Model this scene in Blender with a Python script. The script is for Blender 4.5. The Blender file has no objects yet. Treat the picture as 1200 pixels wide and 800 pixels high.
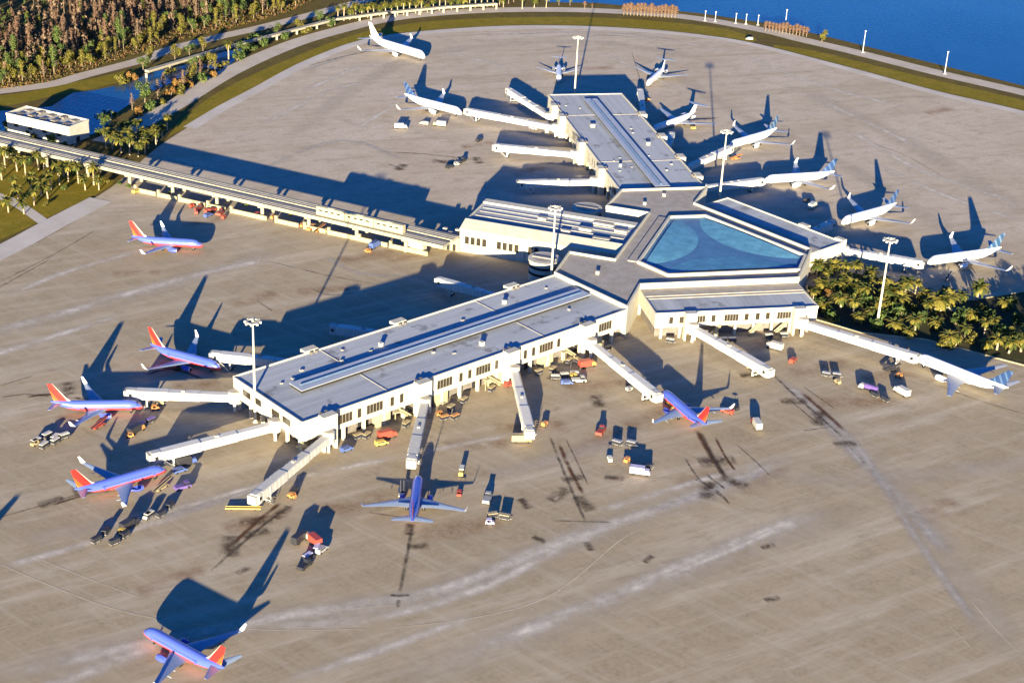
import bpy, math, random
from math import sin, cos, pi, radians as R, sqrt, atan2, hypot, tan
from mathutils import Vector, Matrix
from mathutils.geometry import tessellate_polygon

SC = bpy.context.scene
COL = SC.collection
RND = random.Random(7)

# ---------------------------------------------------------------- camera
FPX, PITCH, ROLL, CAMH = 1871.83, R(25.5128), R(2.8792), 289.513
fw = Vector((0, cos(PITCH), -sin(PITCH)))
_up = Vector((0, sin(PITCH), cos(PITCH)))
_rt = Vector((1, 0, 0))
rt = _rt * cos(ROLL) + _up * sin(ROLL)
up = -_rt * sin(ROLL) + _up * cos(ROLL)
CAM = Vector((0, 0, CAMH))
cd = bpy.data.cameras.new('camera')
cam = bpy.data.objects.new('camera', cd)
COL.objects.link(cam)
cd.sensor_width = 36.0
cd.lens = 36.0 * FPX / 1200.0
cd.clip_start = 1.0
cd.clip_end = 12000.0
m = Matrix.Identity(4)
for i in range(3):
    m[i][0], m[i][1], m[i][2], m[i][3] = rt[i], up[i], -fw[i], CAM[i]
cam.matrix_world = m
SC.camera = cam

# ---------------------------------------------------------------- world, sun, exposure
SHADOW_AZ, ELEV = R(85.8), R(8.6)          # direction in which shadows fall
w = bpy.data.worlds.new('World')
SC.world = w
w.use_nodes = True
nt = w.node_tree
bg = nt.nodes['Background']
sky = nt.nodes.new('ShaderNodeTexSky')
sky.sky_type = 'NISHITA'
sky.sun_disc = False
sky.sun_elevation = ELEV
sky.sun_rotation = (pi / 2 - (SHADOW_AZ + pi)) % (2 * pi)
sky.air_density = 1.0
sky.dust_density = 0.3
sky.ozone_density = 4.0
hs = nt.nodes.new('ShaderNodeHueSaturation')
hs.inputs['Saturation'].default_value = 1.2
nt.links.new(sky.outputs[0], hs.inputs['Color'])
tint = nt.nodes.new('ShaderNodeMix')
tint.data_type = 'RGBA'
tint.blend_type = 'MULTIPLY'
tint.inputs[0].default_value = 1.0
tint.inputs[7].default_value = (0.72, 0.9, 1.5, 1)
nt.links.new(hs.outputs[0], tint.inputs[6])
nt.links.new(tint.outputs[2], bg.inputs['Color'])
bg.inputs['Strength'].default_value = 0.05
sd = bpy.data.lights.new('sun', 'SUN')
sd.energy = 5.0
sd.angle = R(0.5)
sd.color = (1.0, 0.87, 0.61)
sun = bpy.data.objects.new('sun', sd)
COL.objects.link(sun)
to_sun = Vector((-cos(SHADOW_AZ) * cos(ELEV), -sin(SHADOW_AZ) * cos(ELEV), sin(ELEV)))
sun.rotation_euler = to_sun.to_track_quat('Z', 'Y').to_euler()
sun.location = (0, -100, 400)
SC.view_settings.view_transform = 'Standard'
SC.view_settings.look = 'None'
SC.view_settings.exposure = 2.0
SC.view_settings.gamma = 1.0
SC.cycles.transparent_max_bounces = 48      # stains lie over one another


def P(px, py, z=0.0):
    """point of the photograph (1200 x 800) on the level z of the place"""
    d = fw + rt * ((px - 600) / FPX) - up * ((py - 400) / FPX)
    t = (z - CAMH) / d.z
    return CAM + d * t


# ---------------------------------------------------------------- materials
def mat(name, c, rough=0.7, metal=0.0, vary=0.12, scale=0.4, spec=0.3, c2=None, coat=0.0):
    mm = bpy.data.materials.new(name)
    mm.use_nodes = True
    n = mm.node_tree
    b = n.nodes['Principled BSDF']
    b.inputs['Roughness'].default_value = rough
    b.inputs['Metallic'].default_value = metal
    b.inputs['Specular IOR Level'].default_value = spec
    b.inputs['Coat Weight'].default_value = coat
    tc = n.nodes.new('ShaderNodeTexCoord')
    no = n.nodes.new('ShaderNodeTexNoise')
    no.inputs['Scale'].default_value = scale
    no.inputs['Detail'].default_value = 5
    no.inputs['Roughness'].default_value = 0.65
    n.links.new(tc.outputs['Object'], no.inputs['Vector'])
    mr = n.nodes.new('ShaderNodeMapRange')
    mr.inputs[1].default_value, mr.inputs[2].default_value = 0.3, 0.7
    n.links.new(no.outputs[0], mr.inputs[0])
    mx = n.nodes.new('ShaderNodeMix')
    mx.data_type = 'RGBA'
    if c2 is None:
        a = [max(0, v * (1 - vary)) for v in c]
        bb = [min(1, v * (1 + vary)) for v in c]
    else:
        a, bb = c, c2
    mx.inputs[6].default_value = (*a, 1)
    mx.inputs[7].default_value = (*bb, 1)
    n.links.new(mr.outputs[0], mx.inputs[0])
    n.links.new(mx.outputs[2], b.inputs['Base Color'])
    return mm


def nodes_of(mm):
    return mm.node_tree, mm.node_tree.nodes['Principled BSDF']


def mixc(n, fac, a, b, blend='MIX'):
    mx = n.nodes.new('ShaderNodeMix')
    mx.data_type = 'RGBA'
    mx.blend_type = blend
    for sock, v in ((0, fac), (6, a), (7, b)):
        if hasattr(v, 'is_output'):
            n.links.new(v, mx.inputs[sock])
        elif sock == 0:
            mx.inputs[0].default_value = v
        else:
            mx.inputs[sock].default_value = (*v, 1)
    return mx.outputs[2]


def noise(n, vec, scale, detail=4, rough=0.6, lo=0.35, hi=0.65, sx=1, sy=1, rot=0.0):
    mp = n.nodes.new('ShaderNodeMapping')
    mp.inputs['Rotation'].default_value = (0, 0, rot)
    n.links.new(vec, mp.inputs['Vector'])
    mp2 = n.nodes.new('ShaderNodeMapping')
    mp2.inputs['Scale'].default_value = (sx, sy, 1)
    n.links.new(mp.outputs[0], mp2.inputs['Vector'])
    no = n.nodes.new('ShaderNodeTexNoise')
    no.inputs['Scale'].default_value = scale
    no.inputs['Detail'].default_value = detail
    no.inputs['Roughness'].default_value = rough
    n.links.new(mp2.outputs[0], no.inputs['Vector'])
    mr = n.nodes.new('ShaderNodeMapRange')
    mr.inputs[1].default_value, mr.inputs[2].default_value = lo, hi
    n.links.new(no.outputs[0], mr.inputs[0])
    return mr.outputs[0]


def apron_material():
    mm = bpy.data.materials.new('apron_concrete')
    mm.use_nodes = True
    n, b = nodes_of(mm)
    g = n.nodes.new('ShaderNodeNewGeometry').outputs['Position']
    c = mixc(n, noise(n, g, 0.012, 5), (0.32, 0.25, 0.15), (0.425, 0.347, 0.235))
    # beyond the guideway the apron colour turns paler with distance
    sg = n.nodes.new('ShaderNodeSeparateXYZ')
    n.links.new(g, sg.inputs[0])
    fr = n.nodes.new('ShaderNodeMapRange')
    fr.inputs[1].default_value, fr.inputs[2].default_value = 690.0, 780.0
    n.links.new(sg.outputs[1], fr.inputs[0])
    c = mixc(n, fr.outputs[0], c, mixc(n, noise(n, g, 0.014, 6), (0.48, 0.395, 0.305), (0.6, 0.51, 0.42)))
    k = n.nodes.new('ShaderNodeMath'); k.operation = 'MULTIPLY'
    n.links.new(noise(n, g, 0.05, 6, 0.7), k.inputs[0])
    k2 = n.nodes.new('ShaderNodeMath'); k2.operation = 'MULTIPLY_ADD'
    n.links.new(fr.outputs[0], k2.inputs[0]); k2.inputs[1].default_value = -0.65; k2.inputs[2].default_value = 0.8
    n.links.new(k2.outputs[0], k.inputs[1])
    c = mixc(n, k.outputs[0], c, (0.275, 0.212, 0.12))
    # long scuffed streaks along the taxi directions
    s1 = noise(n, g, 0.05, 7, 0.75, 0.48, 0.7, 0.12, 1.6, R(-32))
    c = mixc(n, s1, c, (0.56, 0.485, 0.375))
    s2 = noise(n, g, 0.045, 7, 0.75, 0.5, 0.72, 0.1, 1.8, R(-20))
    c = mixc(n, s2, c, (0.285, 0.23, 0.15))
    s4 = noise(n, g, 0.09, 6, 0.75, 0.5, 0.72, 0.08, 2.2, R(38))
    c = mixc(n, s4, c, (0.46, 0.4, 0.29))
    s5 = noise(n, g, 0.16, 6, 0.8, 0.5, 0.75, 0.5, 1.0, R(-25))
    c = mixc(n, s5, c, (0.22, 0.17, 0.1))
    s3 = noise(n, g, 0.6, 3, 0.7, 0.3, 0.8)
    c = mixc(n, s3, c, (0.4, 0.325, 0.215))
    # slab tint: each poured slab a little different
    br = n.nodes.new('ShaderNodeTexBrick')
    mp = n.nodes.new('ShaderNodeMapping')
    mp.inputs['Rotation'].default_value = (0, 0, R(-43))
    n.links.new(g, mp.inputs['Vector'])
    n.links.new(mp.outputs[0], br.inputs['Vector'])
    br.inputs['Scale'].default_value = 1.0
    br.inputs['Brick Width'].default_value = 7.6
    br.inputs['Row Height'].default_value = 7.6
    br.inputs['Mortar Size'].default_value = 0.09
    br.offset = 0.0
    br.inputs['Color1'].default_value = (0.90, 0.90, 0.90, 1)
    br.inputs['Color2'].default_value = (1.06, 1.05, 1.04, 1)
    br.inputs['Mortar'].default_value = (0.72, 0.7, 0.68, 1)
    c = mixc(n, 0.32, c, br.outputs['Color'], 'MULTIPLY')
    n.links.new(c, b.inputs['Base Color'])
    b.inputs['Roughness'].default_value = 0.9
    b.inputs['Specular IOR Level'].default_value = 0.15
    return mm


def soft_mat(name, c, strength=0.8, scale=0.08, lo=0.3, hi=0.62, edge=0.5, c2=None):
    """surface stain with a ragged soft edge; u runs along, v across the strip"""
    mm = bpy.data.materials.new(name)
    mm.use_nodes = True
    n, b = nodes_of(mm)
    b.inputs['Roughness'].default_value = 0.9
    b.inputs['Specular IOR Level'].default_value = 0.1
    uv = n.nodes.new('ShaderNodeTexCoord').outputs['UV']
    g = n.nodes.new('ShaderNodeNewGeometry').outputs['Position']
    sep = n.nodes.new('ShaderNodeSeparateXYZ')
    n.links.new(uv, sep.inputs[0])

    def tri(out):                       # 0 at both ends, 1 in the middle
        a = n.nodes.new('ShaderNodeMath'); a.operation = 'PINGPONG'
        n.links.new(out, a.inputs[0]); a.inputs[1].default_value = 0.5
        mr = n.nodes.new('ShaderNodeMapRange'); mr.interpolation_type = 'SMOOTHSTEP'
        mr.inputs[1].default_value, mr.inputs[2].default_value = 0.0, edge
        n.links.new(a.outputs[0], mr.inputs[0])
        return mr.outputs[0]
    fv = tri(sep.outputs[1])
    fu = n.nodes.new('ShaderNodeMath'); fu.operation = 'PINGPONG'
    n.links.new(sep.outputs[0], fu.inputs[0]); fu.inputs[1].default_value = 0.5
    mu = n.nodes.new('ShaderNodeMapRange'); mu.interpolation_type = 'SMOOTHSTEP'
    mu.inputs[1].default_value, mu.inputs[2].default_value = 0.0, 0.12
    n.links.new(fu.outputs[0], mu.inputs[0])
    k = noise(n, g, scale, 5, 0.75, lo, hi)
    m1 = n.nodes.new('ShaderNodeMath'); m1.operation = 'MULTIPLY'
    n.links.new(fv, m1.inputs[0]); n.links.new(mu.outputs[0], m1.inputs[1])
    m2 = n.nodes.new('ShaderNodeMath'); m2.operation = 'MULTIPLY'
    n.links.new(m1.outputs[0], m2.inputs[0]); n.links.new(k, m2.inputs[1])
    m3 = n.nodes.new('ShaderNodeMath'); m3.operation = 'MULTIPLY'
    n.links.new(m2.outputs[0], m3.inputs[0]); m3.inputs[1].default_value = strength
    n.links.new(m3.outputs[0], b.inputs['Alpha'])
    cc = mixc(n, noise(n, g, 0.3, 3), c, c2 or [v * 0.8 for v in c])
    n.links.new(cc, b.inputs['Base Color'])
    return mm


def livery_material():
    """blue upper body, red belly, thin orange cheat line between"""
    mm = bpy.data.materials.new('blue_red_body_paint')
    mm.use_nodes = True
    n, b = nodes_of(mm)
    o = n.nodes.new('ShaderNodeTexCoord').outputs['Object']
    s = n.nodes.new('ShaderNodeSeparateXYZ')
    n.links.new(o, s.inputs[0])
    cr = n.nodes.new('ShaderNodeValToRGB')
    e = cr.color_ramp
    e.interpolation = 'CONSTANT'
    mr = n.nodes.new('ShaderNodeMapRange')
    mr.inputs[1].default_value, mr.inputs[2].default_value = 1.0, 6.0
    n.links.new(s.outputs[2], mr.inputs[0])
    n.links.new(mr.outputs[0], cr.inputs[0])
    e.elements[0].position, e.elements[0].color = 0.0, (0.62, 0.02, 0.02, 1)
    e.elements[1].position, e.elements[1].color = 0.37, (0.7, 0.1, 0.03, 1)
    x = e.elements.new(0.40); x.color = (0.05, 0.10, 0.50, 1)
    x = e.elements.new(0.62); x.color = (0.045, 0.09, 0.46, 1)
    nz = noise(n, o, 0.8, 4)
    c = mixc(n, nz, cr.outputs[0], cr.outputs[0])
    c = mixc(n, 0.1, c, (0.3, 0.3, 0.35))
    n.links.new(c, b.inputs['Base Color'])
    b.inputs['Roughness'].default_value = 0.28
    b.inputs['Coat Weight'].default_value = 0.4
    return mm


def fin_material():
    """bands across the swept tail: red, orange, yellow towards the rudder"""
    mm = bpy.data.materials.new('orange_red_tail_paint')
    mm.use_nodes = True
    n, b = nodes_of(mm)
    o = n.nodes.new('ShaderNodeTexCoord').outputs['Object']
    s = n.nodes.new('ShaderNodeSeparateXYZ')
    n.links.new(o, s.inputs[0])
    a = n.nodes.new('ShaderNodeMath'); a.operation = 'MULTIPLY_ADD'
    n.links.new(s.outputs[2], a.inputs[0]); a.inputs[1].default_value = 0.72
    n.links.new(s.outputs[0], a.inputs[2])
    mr = n.nodes.new('ShaderNodeMapRange')
    mr.inputs[1].default_value, mr.inputs[2].default_value = -11.6, -6.4
    n.links.new(a.outputs[0], mr.inputs[0])
    cr = n.nodes.new('ShaderNodeValToRGB')
    e = cr.color_ramp
    e.interpolation = 'CONSTANT'
    e.elements[0].position, e.elements[0].color = 0.0, (0.75, 0.2, 0.03, 1)
    e.elements[1].position, e.elements[1].color = 0.1, (0.7, 0.085, 0.02, 1)
    x = e.elements.new(0.36); x.color = (0.62, 0.025, 0.02, 1)
    x = e.elements.new(0.93); x.color = (0.6, 0.45, 0.4, 1)  # pale leading edge: sunlight on the rim put into the colour
    n.links.new(mr.outputs[0], cr.inputs[0])
    n.links.new(cr.outputs[0], b.inputs['Base Color'])
    b.inputs['Roughness'].default_value = 0.3
    return mm


def striped_fin_material(name, a, bcol):
    """pale tail with slanting coloured stripes"""
    mm = bpy.data.materials.new(name)
    mm.use_nodes = True
    n, b = nodes_of(mm)
    o = n.nodes.new('ShaderNodeTexCoord').outputs['Object']
    s = n.nodes.new('ShaderNodeSeparateXYZ')
    n.links.new(o, s.inputs[0])
    k = n.nodes.new('ShaderNodeMath'); k.operation = 'MULTIPLY_ADD'
    n.links.new(s.outputs[2], k.inputs[0]); k.inputs[1].default_value = -0.55
    n.links.new(s.outputs[0], k.inputs[2])
    q = n.nodes.new('ShaderNodeMath'); q.operation = 'PINGPONG'
    n.links.new(k.outputs[0], q.inputs[0]); q.inputs[1].default_value = 1.6
    g = n.nodes.new('ShaderNodeMath'); g.operation = 'GREATER_THAN'
    n.links.new(q.outputs[0], g.inputs[0]); g.inputs[1].default_value = 0.55
    c = mixc(n, g.outputs[0], a, bcol)
    n.links.new(c, b.inputs['Base Color'])
    b.inputs['Roughness'].default_value = 0.3
    return mm


def white_body_material():
    mm = bpy.data.materials.new('white_body_paint')
    mm.use_nodes = True
    n, b = nodes_of(mm)
    o = n.nodes.new('ShaderNodeTexCoord').outputs['Object']
    s = n.nodes.new('ShaderNodeSeparateXYZ')
    n.links.new(o, s.inputs[0])
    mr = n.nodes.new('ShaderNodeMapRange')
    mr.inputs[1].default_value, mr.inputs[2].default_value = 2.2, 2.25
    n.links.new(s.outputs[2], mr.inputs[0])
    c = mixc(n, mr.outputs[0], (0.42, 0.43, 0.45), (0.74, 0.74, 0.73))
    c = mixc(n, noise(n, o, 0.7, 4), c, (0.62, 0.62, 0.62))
    n.links.new(c, b.inputs['Base Color'])
    b.inputs['Roughness'].default_value = 0.3
    b.inputs['Coat Weight'].default_value = 0.3
    return mm


def water_material():
    mm = bpy.data.materials.new('lake_water')
    mm.use_nodes = True
    n, b = nodes_of(mm)
    g = n.nodes.new('ShaderNodeNewGeometry').outputs['Position']
    c = mixc(n, noise(n, g, 0.01, 5), (0.004, 0.036, 0.085), (0.01, 0.055, 0.12))
    n.links.new(c, b.inputs['Base Color'])
    b.inputs['Roughness'].default_value = 0.12
    b.inputs['IOR'].default_value = 1.33
    no = n.nodes.new('ShaderNodeTexNoise')
    no.inputs['Scale'].default_value = 0.5
    no.inputs['Detail'].default_value = 5
    n.links.new(g, no.inputs['Vector'])
    bp = n.nodes.new('ShaderNodeBump')
    bp.inputs['Strength'].default_value = 0.35
    bp.inputs['Distance'].default_value = 0.5
    n.links.new(no.outputs[0], bp.inputs['Height'])
    n.links.new(bp.outputs[0], b.inputs['Normal'])
    return mm


def grass_material(name, a, bcol, ccol):
    mm = bpy.data.materials.new(name)
    mm.use_nodes = True
    n, b = nodes_of(mm)
    g = n.nodes.new('ShaderNodeNewGeometry').outputs['Position']
    c = mixc(n, noise(n, g, 0.03, 5), a, bcol)
    c = mixc(n, noise(n, g, 0.14, 6, 0.75), c, ccol)
    c = mixc(n, noise(n, g, 0.9, 4, 0.7, 0.4, 0.8), c, [v * 0.55 for v in a])
    n.links.new(c, b.inputs['Base Color'])
    b.inputs['Roughness'].default_value = 0.95
    b.inputs['Specular IOR Level'].default_value = 0.1
    return mm


def roof_material():
    """grey membrane roof with seams along the building and ponding marks"""
    mm = bpy.data.materials.new('grey_roof_membrane')
    mm.use_nodes = True
    n, b = nodes_of(mm)
    o = n.nodes.new('ShaderNodeTexCoord').outputs['Object']
    c = mixc(n, noise(n, o, 0.08, 6, 0.7), (0.27, 0.285, 0.30), (0.35, 0.37, 0.385))
    c = mixc(n, noise(n, o, 0.35, 5, 0.75, 0.45, 0.75, 0.25, 1.0), c, (0.25, 0.25, 0.245))
    wv = n.nodes.new('ShaderNodeTexBrick')
    n.links.new(o, wv.inputs['Vector'])
    wv.inputs['Scale'].default_value = 1.0
    wv.inputs['Brick Width'].default_value = 24.0
    wv.inputs['Row Height'].default_value = 2.2
    wv.inputs['Mortar Size'].default_value = 0.08
    wv.inputs['Color1'].default_value = (0.95, 0.95, 0.95, 1)
    wv.inputs['Color2'].default_value = (1.05, 1.05, 1.05, 1)
    wv.inputs['Mortar'].default_value = (0.75, 0.75, 0.75, 1)
    bd = noise(n, o, 0.11, 2, 0.5, 0.4, 0.62, 0.02, 1.6)
    c = mixc(n, bd, c, (0.38, 0.40, 0.41))
    pd = noise(n, o, 0.12, 5, 0.6, 0.58, 0.66)
    c = mixc(n, pd, c, (0.2, 0.205, 0.21))
    c = mixc(n, 0.8, c, wv.outputs[0], 'MULTIPLY')
    n.links.new(c, b.inputs['Base Color'])
    b.inputs['Roughness'].default_value = 0.9
    return mm


M = {}
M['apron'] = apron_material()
M['roof'] = roof_material()
M['roof_tan'] = mat('tan_gravel_roof', (0.27, 0.235, 0.19), 0.95, c2=(0.37, 0.34, 0.3), scale=0.25)
M['white'] = mat('white_wall', (0.46, 0.43, 0.345), 0.75, vary=0.12, scale=0.3)
M['cream'] = mat('cream_concrete', (0.36, 0.32, 0.19), 0.85, vary=0.15, scale=0.3)
M['conc'] = mat('grey_concrete', (0.34, 0.315, 0.27), 0.9, vary=0.22, scale=0.25)
M['deck'] = mat('guideway_concrete', (0.30, 0.27, 0.20), 0.9, vary=0.2, scale=0.15)
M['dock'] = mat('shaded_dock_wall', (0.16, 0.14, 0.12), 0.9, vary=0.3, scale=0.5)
M['bronze'] = mat('bronze_glass', (0.035, 0.03, 0.022), 0.15, vary=0.3, scale=0.6, spec=0.6)
M['dark'] = mat('dark_opening', (0.02, 0.02, 0.022), 0.8)
M['frame'] = mat('window_frame', (0.3, 0.27, 0.22), 0.5)
M['skyd'] = mat('deep_blue_roof_panels', (0.07, 0.165, 0.30), 0.6, vary=0.15, scale=0.15, spec=0.2)
M['skyl'] = mat('pale_blue_vault_panels', (0.10, 0.27, 0.38), 0.6, vary=0.2, scale=0.2, spec=0.2)
for _k in ('skyd', 'skyl'):
    _n, _b = nodes_of(M[_k])
    _br = _n.nodes.new('ShaderNodeTexBrick')
    _n.links.new(_n.nodes.new('ShaderNodeTexCoord').outputs['Object'], _br.inputs['Vector'])
    _br.inputs['Scale'].default_value = 1.0
    _br.inputs['Brick Width'].default_value = 4.0
    _br.inputs['Row Height'].default_value = 1.6
    _br.inputs['Mortar Size'].default_value = 0.09
    _br.offset = 0.0
    _br.inputs['Color1'].default_value = (0.9, 0.92, 0.95, 1)
    _br.inputs['Color2'].default_value = (1.1, 1.08, 1.05, 1)
    _br.inputs['Mortar'].default_value = (0.7, 0.74, 0.8, 1)
    _src = _b.inputs['Base Color'].links[0].from_socket
    _n.links.new(mixc(_n, 0.9, _src, _br.outputs[0], 'MULTIPLY'), _b.inputs['Base Color'])
M['ridge_glass'] = mat('grey_blue_ridge_glass', (0.13, 0.19, 0.28), 0.3, vary=0.15, scale=0.3)
M['ridge'] = mat('monitor_roof_sheet', (0.36, 0.39, 0.43), 0.5, vary=0.1, scale=0.2)
M['asphalt'] = mat('road_asphalt', (0.40, 0.34, 0.26), 0.95, c2=(0.52, 0.45, 0.36), scale=0.06)
M['track'] = mat('dusty_track', (0.40, 0.33, 0.24), 0.95, c2=(0.5, 0.43, 0.34), scale=0.08)
M['shoulder'] = mat('pale_shoulder_concrete', (0.42, 0.37, 0.3), 0.95, c2=(0.54, 0.49, 0.42), scale=0.05)
M['grass'] = grass_material('dry_grass', (0.23, 0.165, 0.012), (0.30, 0.215, 0.03), (0.165, 0.14, 0.01))
M['ground'] = grass_material('scrub_ground', (0.13, 0.085, 0.03), (0.2, 0.145, 0.035), (0.09, 0.08, 0.015))
M['soil'] = grass_material('garden_soil', (0.08, 0.06, 0.035), (0.09, 0.08, 0.03), (0.04, 0.05, 0.02))
M['water'] = water_material()
M['yellow'] = soft_mat('worn_cream_line', (0.62, 0.52, 0.36), 0.85, 0.15, 0.2, 0.5, 0.3)
M['lightband'] = soft_mat('worn_pale_concrete', (0.68, 0.61, 0.50), 0.92, 0.05, 0.3, 0.62, 0.5)
M['greyband'] = soft_mat('worn_grey_concrete', (0.52, 0.475, 0.41), 0.8, 0.05, 0.3, 0.62, 0.5)
M['rubber'] = soft_mat('tyre_rubber', (0.07, 0.055, 0.045), 0.8, 0.3, 0.32, 0.66, 0.5)
M['oil'] = soft_mat('oil_and_rust', (0.09, 0.06, 0.04), 0.8, 0.25, 0.35, 0.6, 0.5)
M['wide'] = soft_mat('broad_dusty_wear', (0.58, 0.50, 0.39), 0.75, 0.03, 0.3, 0.7, 0.5)
M['brown'] = soft_mat('brown_fluid_stain', (0.12, 0.05, 0.025), 0.9, 0.2, 0.3, 0.55, 0.5)
M['rust'] = soft_mat('reddish_rust_tint', (0.36, 0.2, 0.11), 0.45, 0.1, 0.35, 0.65, 0.5)
M['body_blue'] = livery_material()
M['fin_orange'] = fin_material()
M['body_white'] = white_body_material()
M['wing_grey'] = mat('bare_wing_skin', (0.30, 0.32, 0.36), 0.35, vary=0.1, scale=0.6, spec=0.5)
M['wing_blue'] = mat('bluish_wing_skin', (0.24, 0.30, 0.40), 0.35, vary=0.1, scale=0.6, spec=0.5)
M['blue_paint'] = mat('blue_engine_paint', (0.06, 0.09, 0.42), 0.3, vary=0.05)
M['red_paint'] = mat('red_engine_paint', (0.55, 0.03, 0.02), 0.3, vary=0.05)
M['navy_fin'] = mat('navy_tail_paint', (0.03, 0.07, 0.2), 0.3, vary=0.1)
M['steel_fin'] = striped_fin_material('striped_blue_tail_paint', (0.06, 0.11, 0.21), (0.022, 0.05, 0.14))
M['teal_fin'] = striped_fin_material('striped_teal_tail_paint', (0.11, 0.16, 0.23), (0.025, 0.065, 0.14))
M['white_fin'] = mat('white_tail_paint', (0.7, 0.7, 0.7), 0.3, vary=0.05)
M['pane'] = mat('cabin_glass', (0.02, 0.022, 0.03), 0.1, spec=0.6)
M['metal'] = mat('bare_metal', (0.5, 0.5, 0.5), 0.35, metal=0.8)
M['tyre'] = mat('black_rubber', (0.02, 0.02, 0.02), 0.85)
M['bridge'] = mat('white_bridge_paint', (0.54, 0.52, 0.46), 0.55, vary=0.08, scale=0.5)
M['bridge2'] = mat('grey_white_bridge_paint', (0.42, 0.41, 0.37), 0.6, vary=0.1, scale=0.5)
M['bellows'] = mat('grey_bellows', (0.36, 0.35, 0.32), 0.8, vary=0.25, scale=1.5)
M['mast'] = mat('white_mast_paint', (0.5, 0.46, 0.36), 0.5, vary=0.05)
M['train'] = mat('cream_tram_paint', (0.42, 0.37, 0.22), 0.5, vary=0.06)
for nm, c in dict(v_yellow=(0.5, 0.36, 0.09), v_orange=(0.5, 0.22, 0.07), v_red=(0.36, 0.06, 0.04), v_white=(0.5, 0.48, 0.4),
                  v_blue=(0.07, 0.11, 0.28), v_purple=(0.13, 0.08, 0.26), v_black=(0.03, 0.03, 0.035), v_grey=(0.3, 0.3, 0.3),
                  v_tan=(0.34, 0.27, 0.15), v_lilac=(0.45, 0.42, 0.55)).items():
    M[nm] = mat(nm[2:] + '_vehicle_paint', c, 0.45, vary=0.12, scale=1.2)
LEAF = {}
for nm, a, bcol in (('palm', (0.05, 0.062, 0.014), (0.16, 0.135, 0.026)), ('green', (0.035, 0.06, 0.016), (0.09, 0.115, 0.03)),
                    ('olive', (0.075, 0.075, 0.014), (0.145, 0.12, 0.025)), ('rust', (0.11, 0.065, 0.042), (0.145, 0.088, 0.058)),
                    ('orange', (0.15, 0.075, 0.022), (0.2, 0.12, 0.035)), ('dead', (0.125, 0.082, 0.055), (0.165, 0.115, 0.075))):
    LEAF[nm] = (mat(nm + '_leaves', a, 0.85, vary=0.25, scale=1.0, spec=0.1), mat(nm + '_pale_leaves', bcol, 0.85, vary=0.25, scale=1.0, spec=0.1))  # two natural leaf tones per kind, mixed at random over the crown
M['bark'] = mat('bark', (0.20, 0.15, 0.10), 0.95, vary=0.3, scale=2)
M['palm_trunk'] = mat('palm_trunk', (0.36, 0.28, 0.19), 0.95, vary=0.25, scale=2)


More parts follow.
